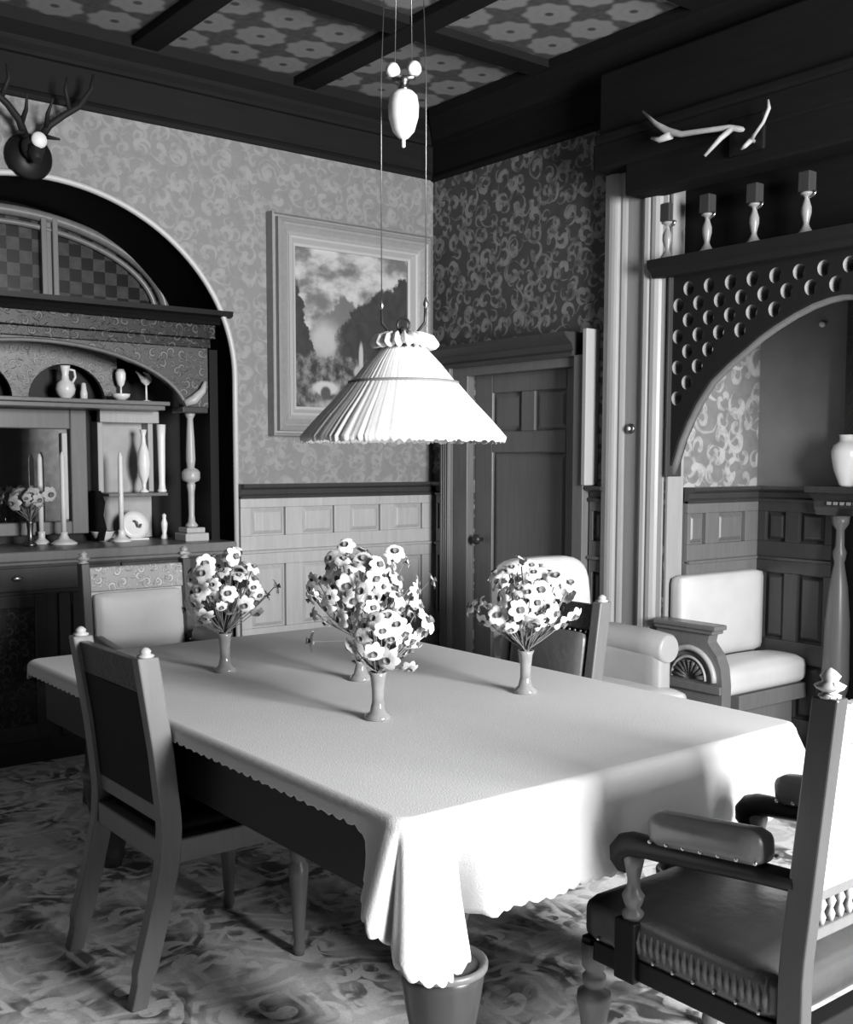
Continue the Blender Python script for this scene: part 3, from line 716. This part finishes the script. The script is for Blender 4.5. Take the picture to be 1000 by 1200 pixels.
bd = thing('bird_ornament', 'pale bird ornament on a slender stand at the upper shelf end', 'ornament', (-1.755, .31, 1.8125))
M().lathe([(.035, 0), (.03, .006), (.006, .012), (.005, .09), (.02, .1), (0, .102)], (0, 0, 0), 16).build('stand', WHITE, bd)
M().sphere((0, 0, .12), .028, 14, (1.2, .7, .8)).tube([(-.02, 0, .125), (-.045, 0, .155), (-.06, 0, .165)], [.014, .007, .003], 8).tube([(.02, 0, .12), (.01, 0, .15), (-.015, 0, .16)], [.016, .01, .005], 8).build('bird', WHITE, bd)
def candle_on(loc, h, base_r, label, bh=.05):
    t = thing('candle_holder', label, 'candle holder', loc)
    M().lathe([(base_r, 0), (base_r*1.05, .008), (base_r*.8, .018), (base_r*.45, .03), (.018, bh), (.02, bh+.015), (.012, bh+.016)], (0, 0, 0), 20).build('holder', WHITE, t)
    M().lathe([(.0125, bh+.01), (.014, bh+h*.4), (.0125, bh+h*.95), (.006, bh+h), (0, bh+h+.006)], (0, 0, 0), 14).build('candle', CANDLE, t)
candle_on((-2.245, .27, CT), .43, .065, 'tall white candle in a wide saucer holder beside the dark flower vase')
candle_on((-2.33, .365, CT), .42, .04, 'white candle rising behind the dark flower vase on the sideboard')
candle_on((-1.93, .27, CT), .43, .05, 'tall white candle standing left of the round white plate')
pl_ = thing('plate', 'round white plate leaning upright on the sideboard counter', 'plate', (-1.82, .36, CT))
M().lathe([(0, .0), (.05, .0), (.078, .012), (.08, .016), (.05, .008), (0, .008)], (0, 0, .082), 32, Matrix.Rotation(R(78), 4, 'X')).build('disc', WHITE, pl_)
M().tube([(-.01, -.025, .11), (.005, -.028, .10), (.012, -.028, .075), (.024, -.028, .07), (.03, -.028, .09)], .005, 6).build('painted_scroll', CUP, pl_)
M().box(-.07, .07, -.04, .03, 0, .012).build('stand', WHITE, pl_, .003)
lathe_thing('tall_vase', [(.024, 0), (.026, .006), (.01, .02), (.012, .05), (.03, .10), (.036, .16), (.03, .22), (.014, .27), (.011, .31), (.02, .345), (.014, .345)], (-1.765, .34, 1.3185), 'slender white baluster vase on the small shelf of the right bay', 'vase')
lathe_thing('column_vase', [(.024, 0), (.026, .008), (.02, .02), (.018, .05), (.022, .3), (.026, .375), (.018, .376)], (-1.665+.01, .35, 1.3185), 'tall straight pale vase next to the slender baluster vase', 'vase')
lathe_thing('pepper_caster', [(.018, 0), (.02, .01), (.012, .03), (.016, .06), (.018, .09), (.010, .115), (.012, .135), (0, .145)], (-1.655, .33, CT), 'small pale caster near the foot of the carved column', 'caster')
lathe_thing('low_bowl', [(.03, 0), (.05, .02), (.065, .05), (.07, .055), (.06, .05), (.03, .01)], (-1.99, .38, CT), 'pale low bowl between the candle and the bracket on the counter', 'bowl', WHITE)

# ------------------------------------------------------------------ flowers
def petals_mesh():
    m = M()
    for k in range(6):
        a_ = 2*PI*k/6; L, Wd = .030, .0115
        rows = [(.004, .35, 0), (.014, .9, .002), (.022, 1.0, .001), (.028, .6, -.003), (.031, .05, -.006)]
        pv = []
        for r_, w_, z_ in rows:
            pv.append([m.b.verts.new(Matrix.Rotation(a_, 3, 'Z') @ Vector((r_, s_*Wd*w_, z_-.001*abs(s_)))) for s_ in (-1, 0, 1)])
        for p, q_ in zip(pv, pv[1:]):
            for i in range(2): m.face([p[i], p[i+1], q_[i+1], q_[i]], True)
    return m
def cup_mesh():
    return M().lathe([(.002, .0), (.005, .002), (.007, .008), (.009, .011), (.0075, .010), (.004, .004), (0, .003)], (0, 0, 0), 12)
P_W = petals_mesh().build('petals', PETAL); P_ME = P_W.data; bpy.data.objects.remove(P_W)
P_W = petals_mesh().build('petals', PETAL_D); P_MD = P_W.data; bpy.data.objects.remove(P_W)
C_O = cup_mesh().build('cup', CUP); C_ME = C_O.data; bpy.data.objects.remove(C_O)
def bouquet(base, mouth, centre, rx, rz, n, where, group, scale=1.0, dark=False, stray=()):
    base = Vector(base); mo = base+Vector((0, 0, mouth)); ce = base+Vector(centre)
    rnd = random.Random(int(base.x*1000)+int(base.y*77))
    spots = []
    for i in range(n):
        u = (i+.5)/n; ph = i*2.39996
        zc = 1-1.85*u; rr = math.sqrt(max(0, 1-zc*zc)); sh = rnd.uniform(.5, 1.12)
        d = Vector((rr*math.cos(ph), rr*math.sin(ph), zc))
        spots.append((ce+Vector((d.x*rx*sh, d.y*rx*sh, d.z*rz*sh)), d))
    for s_ in stray: spots.append((base+Vector(s_), Vector((s_[0], s_[1], .05)).normalized()))
    for i, (p, d) in enumerate(spots):
        f = thing('narcissus', 'white narcissus with a darker cup, %s' % where, 'flower', p, 0, group)
        dd = (d+Vector((-.5, -.6, .1))*.45+Vector((rnd.uniform(-.8, .8), rnd.uniform(-.8, .8), rnd.uniform(-.8, .5)))).normalized()
        rotm = dd.to_track_quat('Z', 'Y') @ Matrix.Rotation(rnd.uniform(0, 1), 3, 'Z').to_quaternion()
        sc = scale*rnd.uniform(.7, 1.25)
        pe = bpy.data.objects.new('petals', P_MD if dark or rnd.random() < .2 else P_ME); COL.objects.link(pe); pe.parent = f; pe.rotation_mode = 'QUATERNION'; pe.rotation_quaternion = rotm; pe.scale = (sc,)*3
        cu = bpy.data.objects.new('cup', C_ME); COL.objects.link(cu); cu.parent = f; cu.rotation_mode = 'QUATERNION'; cu.rotation_quaternion = rotm; cu.scale = (sc*1.1,)*3
        j = Vector((rnd.uniform(-.006, .006), rnd.uniform(-.006, .006), 0))
        bot = mo-p+j+Vector((0, 0, -.05)); top = -dd*.003*sc
        mid = (bot*.45+top*.55)+Vector((0, 0, .02)); mid.x *= .8; mid.y *= .8
        neck = Vector((mo.x-p.x, mo.y-p.y, mo.z-p.z))+j*1.1
        pts = [bot, neck]
        for t in (.25, .5, .75, 1):
            a_ = neck*(1-t)*(1-t)+mid*2*t*(1-t)+(top-dd*.01)*t*t; pts.append(a_)
        pts.append(top)
        M().tube(pts, .0019, 5).build('stem', STEM, f)
        if i % 3 == 0:
            lf = (neck*.35+top*.65)*1.0; M().tube([neck*1.0, neck*.6+lf*.4+Vector((0, 0, .01)), lf+Vector((rnd.uniform(-.03, .03), rnd.uniform(-.03, .03), .01))], [.004, .009, .001], 6, True, .2).build('leaf', STEM, f)
def glass_vase(base, h, label, r=.035, mt_=GLASS):
    return tag(M().lathe([(r*1.15, 0), (r*1.25, .004), (r*1.2, .012), (r*.75, .022), (r*.55, .05), (r*.55, h*.6), (r*.7, h*.9), (r*.85, h), (r*.72, h), (r*.58, h*.88), (r*.42, h*.6), (r*.42, .05), (0, .03)], (0, 0, 0), 24).build('flower_vase', mt_, None, 0, 2, base), label, 'vase', 'vases of narcissi on the table')
TT = .7755
BRV = plain('glass_silvered', .3, .1, .4, 25, spec=1.0)
for base, h, ce, rx, rz, n, wh, gr, lab, stray in (
    ((-2.525, -2.944, TT), .135, (.035, .01, .245), .12, .115, 46, 'in the front vase at the table middle', 'narcissi in the front vase', 'slim footed glass vase, nearest the camera of the four on the table', [(.09, -.06, .36)]),
    ((-2.252, -2.464, TT), .135, (0, .0, .31), .185, .145, 80, 'in the tallest bunch behind the front vase', 'narcissi in the rear middle vase', 'slim footed glass vase almost hidden behind the front vase', [(-.13, .10, .13), (.20, -.13, .33)]),
    ((-2.538, -2.062, TT), .135, (.0, 0, .285), .15, .12, 52, 'in the leftmost vase on the table', 'narcissi in the leftmost vase', 'slim footed glass vase, leftmost of the four on the table', [(.16, -.08, .29)]),
    ((-1.957, -2.941, TT), .135, (0, 0, .29), .145, .135, 56, 'in the rightmost vase on the table', 'narcissi in the rightmost vase', 'slim footed glass vase, rightmost of the four on the table', [(-.13, .11, .27)])):
    glass_vase(base, h, lab, .031, BRV); bouquet(base, h, ce, rx, rz, n, wh, gr, 1.0, False, stray)
glass_vase((-2.42, .27, CT), .13, 'dark slim flower vase on the sideboard counter', .026, BRASS_D)
bouquet((-2.42, .27, CT), .13, (0, 0, .24), .12, .06, 18, 'in the dark vase on the sideboard', 'dull flowers in the sideboard vase', 1.2, True)

# ------------------------------------------------------------------ dining table and cloth
TX0, TX1, TY0, TY1 = -2.985, -1.63, -3.675, -1.425
tb = thing('dining_table', 'large dining table on stout turned legs under a plain cloth', 'table', ((TX0+TX1)/2, (TY0+TY1)/2, 0))
hx, hy = (TX1-TX0)/2-.01, (TY1-TY0)/2-.01
M().box(-hx, hx, -hy, hy, .735, .768).build('tabletop', W_DARK, tb, .006)
M().box(-hx+.02, hx-.06, -hy+.10, hy-.04, .56, .735).build('shade_apron', W_BLACK, tb, .004)  # deepened and blackened to stand for the cloth side in shade
lp = [(r_, z_*.89 if z_ < .42 else z_) for r_, z_ in ((.035, 0), (.04, .03), (.055, .05), (.045, .07), (.055, .10), (.072, .20), (.088, .30), (.096, .36), (.098, .385), (.085, .395), (.06, .41), (.055, .45), (.07, .50), (.07, .64))]
for sx in (-1, 1):
    for sy in (-1, 1):
        lg = M().lathe(lp, (sx*(hx-.215), sy*(hy-.14), 0), 28).build('leg', W_DARK, tb)
        M().lathe([(.098, .342), (.105, .346), (.105, .358), (.098, .363), (.085, .352)], (sx*(hx-.215), sy*(hy-.14), 0), 28).build('ring', W_MID, lg)  # ring in paler wood to carry its lit top edge
def cloth():
    m = M(); bm = m.b; zt = .7735; rc = .035; OV = .245
    cols = []      # (corner-rounded perimeter point, normal, drop, flare function value)
    def edge(p0, p1, nrm, n):
        for i in range(n):
            t = i/n; p = Vector(p0).lerp(Vector(p1), t); cols.append((p, Vector(nrm), None, t))
    X0, X1, Y0, Y1 = TX0, TX1, TY0, TY1
    def corner(cxy, a0, a1, n):
        for i in range(n):
            t = i/n; a_ = R(a0+(a1-a0)*t); nn = Vector((math.cos(a_), math.sin(a_)))
            cols.append((Vector(cxy)+nn*rc, nn, t, None))
    edge((X0+rc, Y0), (X1-rc, Y0), (0, -1), 120)
    corner((X1-rc, Y0+rc), -90, 0, 30)
    edge((X1, Y0+rc), (X1, Y1-rc), (1, 0), 150)
    corner((X1-rc, Y1-rc), 0, 90, 30)
    edge((X1-rc, Y1), (X0+rc, Y1), (0, 1), 90)
    corner((X0+rc, Y1-rc), 90, 180, 30)
    edge((X0, Y1-rc), (X0, Y0+rc), (-1, 0), 150)
    corner((X0+rc, Y0+rc), 180, 270, 60)
    N = len(cols); K = 22
    # running length for edge waves
    s = 0; grid = []
    for j, (p, nn, ct, et) in enumerate(cols):
        s_ = 0
        if ct is not None:
            dev = min(ct, 1-ct)*R(90)
            near = p.x < -2 and p.y < -2.5; left = p.x < -2 and not near
            drop = (.06 if left else OV)*(1+.22*math.sin(PI*ct))
            flare = .035+.085*math.sin(PI*ct)**.6*(1-.9*math.exp(-((ct-.60)/.085)**2))
            if left: flare = .01
            if near:
                drop = .14+(OV+.055-.14)*math.sin(ct*PI/2)
                flare = (.11*(1-ct)+.085*ct+.05*math.sin(PI*ct)**.8)*(1-.5*math.exp(-((ct-.42)/.09)**2))
            twist = 0
            scal = .010*abs(math.sin(ct*PI*9))
        else:
            # distance to nearest corner along edge
            L = {(0, -1): X1-X0, (0, 1): X1-X0, (1, 0): Y1-Y0, (-1, 0): Y1-Y0}[(int(nn.x), int(nn.y))]
            dc = min(et, 1-et)*L; drop = OV
            if nn.x < 0: drop = .05+.09*math.exp(-((1-et)*L/.05)**2)
            if nn.y > 0: drop = .06
            dl0 = et*L
            if nn.y < 0: drop = OV+.055*math.exp(-(dl0/.11)**2)
            fl_ = (.0+.10*math.exp(-((1-et)*L/.05)**2)) if nn.x < 0 else .018
            flare = fl_+.028*math.sin(et*L*14+1.3)*(0.03 if nn.x < 0 else 1)*math.exp(-dc*2.2)+.012*math.sin(et*L*23)*(0.05 if nn.x < 0 else 1)
            if nn.y < 0: flare = (flare*(1-math.exp(-(dl0/.2)**2))+.085*math.exp(-(dl0/.2)**2))-.22*math.exp(-((dl0-.125)/.034)**2)
            scal = .010*abs(math.sin(et*L*PI/.042))
        col = []
        for k in range(K+1):
            t = k/K; dl = (drop+scal)*t
            rr = .022
            if dl < rr*PI/2:
                an_ = dl/rr; out = rr*math.sin(an_); dz = rr*(1-math.cos(an_))
            else:
                out = rr+flare*((dl-rr*PI/2)/OV)**1.0; dz = rr+(dl-rr*PI/2)
            q_ = p+nn*(out-rr*.0)
            col.append(bm.verts.new((q_.x, q_.y, zt-dz)))
        grid.append(col)
    for j in range(N):
        a_, b_ = grid[j], grid[(j+1) % N]
        for k in range(K): m.face([a_[k], a_[k+1], b_[k+1], b_[k]], True)
    m.face([c[0] for c in grid])
    return m
co = cloth().build('tablecloth', CLOTHM)
md = co.modifiers.new('thick', 'SOLIDIFY'); md.thickness = .003; md.offset = 1
tag(co, 'plain pale felt tablecloth with a scalloped hem draped over the table', 'tablecloth')

# ------------------------------------------------------------------ dining chairs
def dining_chair(label, group):
    """faces +x, origin on the floor under the seat"""
    t = thing('dining_chair', label, 'chair', (0, 0, 0), 0, group)
    def post_x(z):
        pts = [(0, -.31), (.1, -.285), (.25, -.245), (.40, -.21), (.50, -.205), (.70, -.225), (.97, -.265)]
        for (z0, x0), (z1, x1) in zip(pts, pts[1:]):
            if z0 <= z <= z1: return x0+(x1-x0)*(z-z0)/(z1-z0)
        return pts[-1][1]
    zs = [i*.97/28 for i in range(29)]
    for s_ in (-1, 1):
        y0 = s_*.235; poly = [(post_x(z)-.032+(.008 if z < .1 else 0), z) for z in zs]+[(post_x(z)+.030-(.008 if z < .1 else 0), z) for z in reversed(zs)]
        leg = M().prism(poly, lambda x, z: (x, y0-.022, z), lambda x, z: (x, y0+.022, z)).build('back_post', W_CHAIR, t, .005)
        M().lathe([(.022, 0), (.024, .006), (.014, .010), (.016, .018), (.008, .026), (0, .028)], (-.265, y0, .969), 14).build('finial', W_LIGHT, leg)
        M().lathe([(.014, 0), (.02, .02), (.015, .05), (.018, .07), (.022, .14), (.03, .25), (.032, .28), (.02, .29), (.026, .305), (.028, .325), (.02, .34), (.03, .36), (.03, .42)], (.215, s_*.225, 0), 16).build('leg', W_CHAIR, t)
    m = M(); m.box(-.19, .245, -.255, -.215, .385, .455).box(-.19, .245, .215, .255, .385, .455).box(.205, .245, -.215, .215, .385, .455).box(-.235, -.19, -.21, .21, .385, .455)
    m.build('seat_rail', W_CHAIR, t, .006)
    M().pillow(-.19, .24, -.21, .21, .43, .49, .02, .02).build('seat', LEATHER_B, t)
    def slab(z0, z1, th, o0=0):
        poly = [(post_x(z)+o0-th/2, z) for z in [z0+(z1-z0)*i/8 for i in range(9)]]
        poly += [(post_x(z)+o0+th/2, z) for z in [z1+(z0-z1)*i/8 for i in range(9)]]
        return poly
    M().prism(slab(.86, .955, .03), lambda x, z: (x, -.213, z), lambda x, z: (x, .213, z)).build('crest_rail', CARVE_Y, t, .004)
    M().prism(slab(.49, .54, .03), lambda x, z: (x, -.213, z), lambda x, z: (x, .213, z)).build('lower_rail', W_CHAIR, t, .004)
    M().prism(slab(.54, .86, .014, -.008), lambda x, z: (x, -.213, z), lambda x, z: (x, .213, z)).build('back_cover', LEATHER_B, t)
    p = M().pillow(-.012, .028, -.20, .20, -.15, .15, .02, .012).build('back_pad', LEATHER_M, t)
    p.rotation_euler = (0, R(-6.5), 0); p.location = (post_x(.70)+.012, 0, .70)
    for i in range(14): M().sphere((post_x(.862)+.02, -.19+.38*i/13, .853), .006, 8).build('stud', BRASS, t)
    return t
ch = dining_chair('black dining chair with its back to the camera at the left long side', 'upright dining chairs around the table')
ch.location = (-2.815, -2.41, 0)
c3 = copy_tree(ch); c3.location = (-1.50, -2.355, 0); c3.rotation_euler = (0, 0, PI)
c3['label'] = 'dining chair on the far long side, carved crest showing behind the right vase'

# ------------------------------------------------------------------ armchairs
def armchair(label, group):
    """faces +y, origin on the floor under the seat; posts at y about -.28"""
    t = thing('carver_armchair', label, 'armchair', (0, 0, 0), 0, group)
    def py(z):
        pts = [(0, -.33), (.15, -.295), (.35, -.27), (.5, -.27), (1.06, -.325)]
        for (z0, x0), (z1, x1) in zip(pts, pts[1:]):
            if z0 <= z <= z1: return x0+(x1-x0)*(z-z0)/(z1-z0)
        return pts[-1][1]
    zs = [i*1.055/24 for i in range(25)]
    for s_ in (-1, 1):
        x0 = s_*.235; poly = [(py(z)-.028, z) for z in zs]+[(py(z)+.028, z) for z in reversed(zs)]
        po = M().prism(poly, lambda y, z: (x0-.019, y, z), lambda y, z: (x0+.019, y, z)).build('back_post', W_ARM, t, .004)
        M().lathe([(.02, 0), (.022, .005), (.012, .010), (.026, .018), (.03, .024), (.014, .032), (.02, .042), (.010, .052), (0, .058)], (x0, py(1.05), 1.053), 14).build('finial', CARVE_L, po)
        # arm
        m = M(); xs = x0
        m.tube([(xs, py(.69)+.02, .675), (xs, -.18, .668), (xs, -.08, .657), (xs, .0, .648), (xs, .08, .640), (xs, .12, .637), (xs, .15, .633), (xs, .172, .624), (xs, .185, .608), (xs, .186, .592), (xs, .176, .578), (xs, .16, .572)], [.022, .023, .024, .025, .026, .027, .029, .031, .031, .028, .022, .012], 14)
        arm = m.build('arm', W_BLACK, t)
        pd = M().pillow(-.036, .036, -.15, .15, -.03, .045, .028, .01).build('arm_pad', LEATHER_M, arm)
        pd.location = (xs, -.055, .70); pd.rotation_euler = (R(-6.5), 0, 0)
        for sx in (-1, 1):
            for i in range(7): M().sphere((xs+sx*.036, .075-.045*i, .668+.0052*i), .005, 8).build('stud', BRASS, arm)
        M().lathe([(.024, .46), (.026, .475), (.016, .485), (.022, .50), (.026, .515), (.016, .53), (.014, .55), (.02, .58), (.024, .60), (.016, .615)], (xs, .15, 0), 16).build('arm_pillar', W_MID, t)
        M().box(xs-.03, xs+.03, .12, .18, .32, .462).build('arm_block', W_BLACK, t, .004)
        M().lathe([(.014, 0), (.022, .02), (.016, .05), (.02, .08), (.036, .19), (.042, .215), (.04, .235), (.022, .245), (.028, .26), (.028, .275), (.02, .285), (.03, .30), (.032, .36)], (s_*.225, .275, 0), 18).build('leg', W_MID, t)
    m = M(); m.box(-.25, -.21, -.25, .27, .325, .375).box(.21, .25, -.25, .27, .325, .375).box(-.25, .25, .25, .295, .325, .375).box(-.21, .21, -.29, -.25, .325, .375)
    m.build('seat_rail', W_BLACK, t, .004)
    M().pillow(-.25, .25, -.245, .30, .36, .475, .035, .035).build('seat', LEATHER_S, t)
    for i in range(9):
        for sx in (-1, 1): M().sphere((sx*.252, -.2+.055*i, .385), .005, 8).build('stud', BRASS, t)
        M().sphere((-.22+.055*i, .302, .385), .005, 8).build('stud', BRASS, t)
    def slab(z0, z1, th, o0=0):
        zz = [z0+(z1-z0)*i/6 for i in range(7)]
        return [(py(z)+o0-th/2, z) for z in zz]+[(py(z)+o0+th/2, z) for z in reversed(zz)]
    for sx in (-1, 1):
        m = M()
        for i in range(22):
            y = -.215+.0185*i; m.tube([(sx*.247, y, .392), (sx*.252, y, .42), (sx*.240, y+.003, .462)], [.0055, .0075, .003], 6)
        m.build('pleated_border', LEATHER_M, t)
    ex = lambda y, z: (-.217, y, z)
    fx = lambda y, z: (.217, y, z)
    M().prism(slab(.93, 1.035, .03), ex, fx).build('crest_rail', CARVE_L, t, .005)
    M().prism(slab(.66, .93, .012, -.010), ex, fx).build('back_cover', LEATHER_L, t)
    p = M().pillow(-.205, .205, -.018, .022, -.13, .13, .02, .012).build('back_pad', LEATHER_L, t)
    p.location = (0, py(.795)+.008, .795); p.rotation_euler = (R(5.6), 0, 0)
    M().prism(slab(.635, .66, .026), ex, fx).build('mid_rail', W_MID, t, .003)
    M().prism(slab(.55, .575, .026), ex, fx).build('low_rail', W_MID, t, .003)
    m = M()
    for i in range(13):
        x = -.20+.40*i/12; m.lathe([(.006, .575), (.010, .59), (.005, .602), (.011, .617), (.005, .63), (.007, .635)], (x, py(.6), 0), 8)
    m.build('spindle_gallery', W_LIGHT, t)
    M().tube([(-.21, -.285, .20), (.21, -.285, .20)], .012, 8).build('stretcher', W_CHAIR, t)
    return t
ac = armchair('carved open armchair with grey leather seat at the near end of the table', 'carver armchairs at the table ends')
ac.location = (-2.42+.235, -3.945, 0)
a2 = copy_tree(ac); a2.location = (-2.317, -1.13, 0); a2.rotation_euler = (0, 0, PI)
a2['label'] = 'carved open armchair with pale back in front of the sideboard'

# ------------------------------------------------------------------ easy chair by the door
ez = thing('easy_chair', 'low easy chair in pale leather with rolled arms beside the door', 'easy chair', (-.62, -1.95, 0))
bk = []
for i in range(13):
    t = PI*i/12; bk.append((.27*math.cos(t) if abs(math.cos(t)) < 1 else .27*math.cos(t), .90+.14*math.sin(t)**.6))
m = M(); poly = [(.29, .35), (.30, .6)]+[(.30*math.copysign(abs(math.cos(PI*i/14))**.45, math.cos(PI*i/14)), .86+.18*math.sin(PI*i/14)**.7) for i in range(15)]+[(-.30, .6), (-.29, .35)]
m.prism(poly, lambda x, z: (x, .22+.10*(z-.35), z), lambda x, z: (x, .32+.10*(z-.35), z), False)
o = m.build('backrest', LEATHER_L, ez, .03, 4)
M().pillow(-.30, .32, -.33, .24, .30, .46, .045, .02).build('seat', LEATHER_L, ez)
for s_ in (-1, 1):
    m = M(); m.tube([(s_*.27, .25, .65), (s_*.27, .1, .655), (s_*.27, -.1, .65), (s_*.27, -.23, .64), (s_*.27, -.245, .64)], [.065, .07, .072, .07, .06], 18)
    m.pillow(s_*.26-.05, s_*.26+.05, -.23, .24, .40, .64, .03, .0)
    m.build('arm', plain('arm_leather_%d' % (s_+1), .4, .4, .15, 8, bump=.2, bs=30), ez)
M().box(-.29, .29, -.29, .27, .12, .31).build('base', LEATHER_M, ez, .02)
for sx in (-1, 1):
    for sy in (-.26, .24): M().lathe([(.018, 0), (.022, .03), (.03, .10), (.03, .125)], (sx*.26, sy, 0), 12).build('leg', W_DARK, ez)

# ------------------------------------------------------------------ pendant lamp over the table
LX, LY = -2.183, -2.607
lm = thing('pendant_lamp', 'rise-and-fall lamp with a pale fringed straw shade over the table', 'lamp', (LX, LY, 0))
m = M(); rnd = random.Random(4)
NP = 300; jit = [rnd.uniform(-1, 1) for _ in range(NP)]
rows = [(.066, 1.862), (.07, 1.853), (.12, 1.80), (.165, 1.745), (.172, 1.738), (.218, 1.69), (.275, 1.63), (.31, 1.59), (.325, 1.572), (.322, 1.562)]
grid = []
for ri, (r, z) in enumerate(rows):
    ring = []
    for i in range(NP):
        a_ = 2*PI*i/NP; k = i % 4
        rr = r*(1+(.007 if ri > 0 else 0)*math.sin(a_*71+2.5*math.sin(a_*5)+ri*.1)*(.5+.5*math.sin(a_*13))+.006*jit[i]*(1 if ri < 6 else 1.6))
        if ri == 4: rr += .004
        zz = z-(.010*abs(jit[i]) if ri == len(rows)-1 else 0)
        ring.append(m.b.verts.new((rr*math.cos(a_), rr*math.sin(a_), zz)))
    grid.append(ring)
for a_, b_ in zip(grid, grid[1:]):
    for i in range(NP): m.face([a_[i], a_[(i+1) % NP], b_[(i+1) % NP], b_[i]], True)
sh = m.build('lamp_shade', STRAW, lm); md = sh.modifiers.new('t', 'SOLIDIFY'); md.thickness = .004
m = M()       # gathered collar at the top
grid = []
for ri, (r, z) in enumerate([(.062, 1.862), (.095, 1.852), (.105, 1.862), (.09, 1.885), (.06, 1.895)]):
    grid.append([m.b.verts.new(((r*(1+.10*math.sin(i*2*PI/120*20)))*math.cos(2*PI*i/120), (r*(1+.10*math.sin(i*2*PI/120*20)))*math.sin(2*PI*i/120), z+.006*math.cos(i*2*PI/120*20))) for i in range(120)])
for a_, b_ in zip(grid, grid[1:]):
    for i in range(120): m.face([a_[i], a_[(i+1) % 120], b_[(i+1) % 120], b_[i]], True)
m.build('collar', STRAW, sh)
m = M().lathe([(.172, 1.736), (.176, 1.740), (.176, 1.746), (.170, 1.748)], (0, 0, 0), 48); m.build('band', plain('dark_band', .2, .6), sh)
dv = Vector((.62, -.78, 0))      # arms roughly across the view
m = M(); m.tube([dv*-.072+Vector((0, 0, 1.985)), dv*-.07+Vector((0, 0, 1.93)), dv*-.045+Vector((0, 0, 1.90)), Vector((0, 0, 1.895)), dv*.045+Vector((0, 0, 1.90)), dv*.07+Vector((0, 0, 1.93)), dv*.072+Vector((0, 0, 1.985))], .005, 8)
m.tube([dv*(.02*math.sin(t_))+Vector((0, 0, 1.922-.022*math.cos(t_))) for t_ in [2*PI*i/16 for i in range(17)]], .004, 8)
m.sphere((0, 0, 1.905), .014, 10)
m.tube([(0, 0, 1.60), (0, 0, 1.90)], .008, 8)
m.build('harp', IRON, lm)
for s_ in (-1, 1):
    p = dv*(.072*s_)
    M().lathe([(.002, -.02), (.009, 0), (.002, .022)], (p.x, p.y, 1.985), 10).build('hanger_bead', BRASS, lm)
    M().tube([(p.x, p.y, 1.99), (p.x*1.0, p.y*1.0, 2.68), (p.x*.55, p.y*.55, 3.5)], .0018, 5).build('cord', BRASS_D, lm)
M().lathe([(0, 2.465), (.006, 2.468), (.006, 2.49), (.016, 2.495), (.034, 2.515), (.046, 2.555), (.048, 2.59), (.043, 2.62), (.03, 2.634), (0, 2.636)], (0, 0, 0), 28).build('counterweight', WHITE, lm)
m = M().lathe([(.016, 2.634), (.018, 2.645), (.01, 2.652), (.016, 2.66), (.02, 2.67), (.012, 2.68), (0, 2.685)], (0, 0, 0), 16)
m.tube([dv*-.035+Vector((0, 0, 2.675)), dv*.035+Vector((0, 0, 2.675))], .009, 8); m.build('yoke', BRASS_D, lm)
for s_ in (-1, 1):
    p = dv*(.034*s_)
    rt = Matrix.Rotation(R(90), 4, 'X'); rt = Matrix.Rotation(math.atan2(dv.y, dv.x), 4, 'Z') @ rt
    M().lathe([(.010, -.008), (.022, -.008), (.018, 0), (.022, .008), (.010, .008)], (p.x, p.y, 2.70), 20, rt).build('pulley', WHITE, lm)
    M().tube([(p.x*.8, p.y*.8, 2.71), (p.x*.5, p.y*.5, 3.5)], .0018, 5).build('cord', BRASS_D, lm)
M().lathe([(.0, 3.47), (.03, 3.475), (.06, 3.5), (.07, 3.53), (.07, 3.569), (0, 3.57)], (0, 0, 0), 24).build('ceiling_rose', BRASS_D, lm)
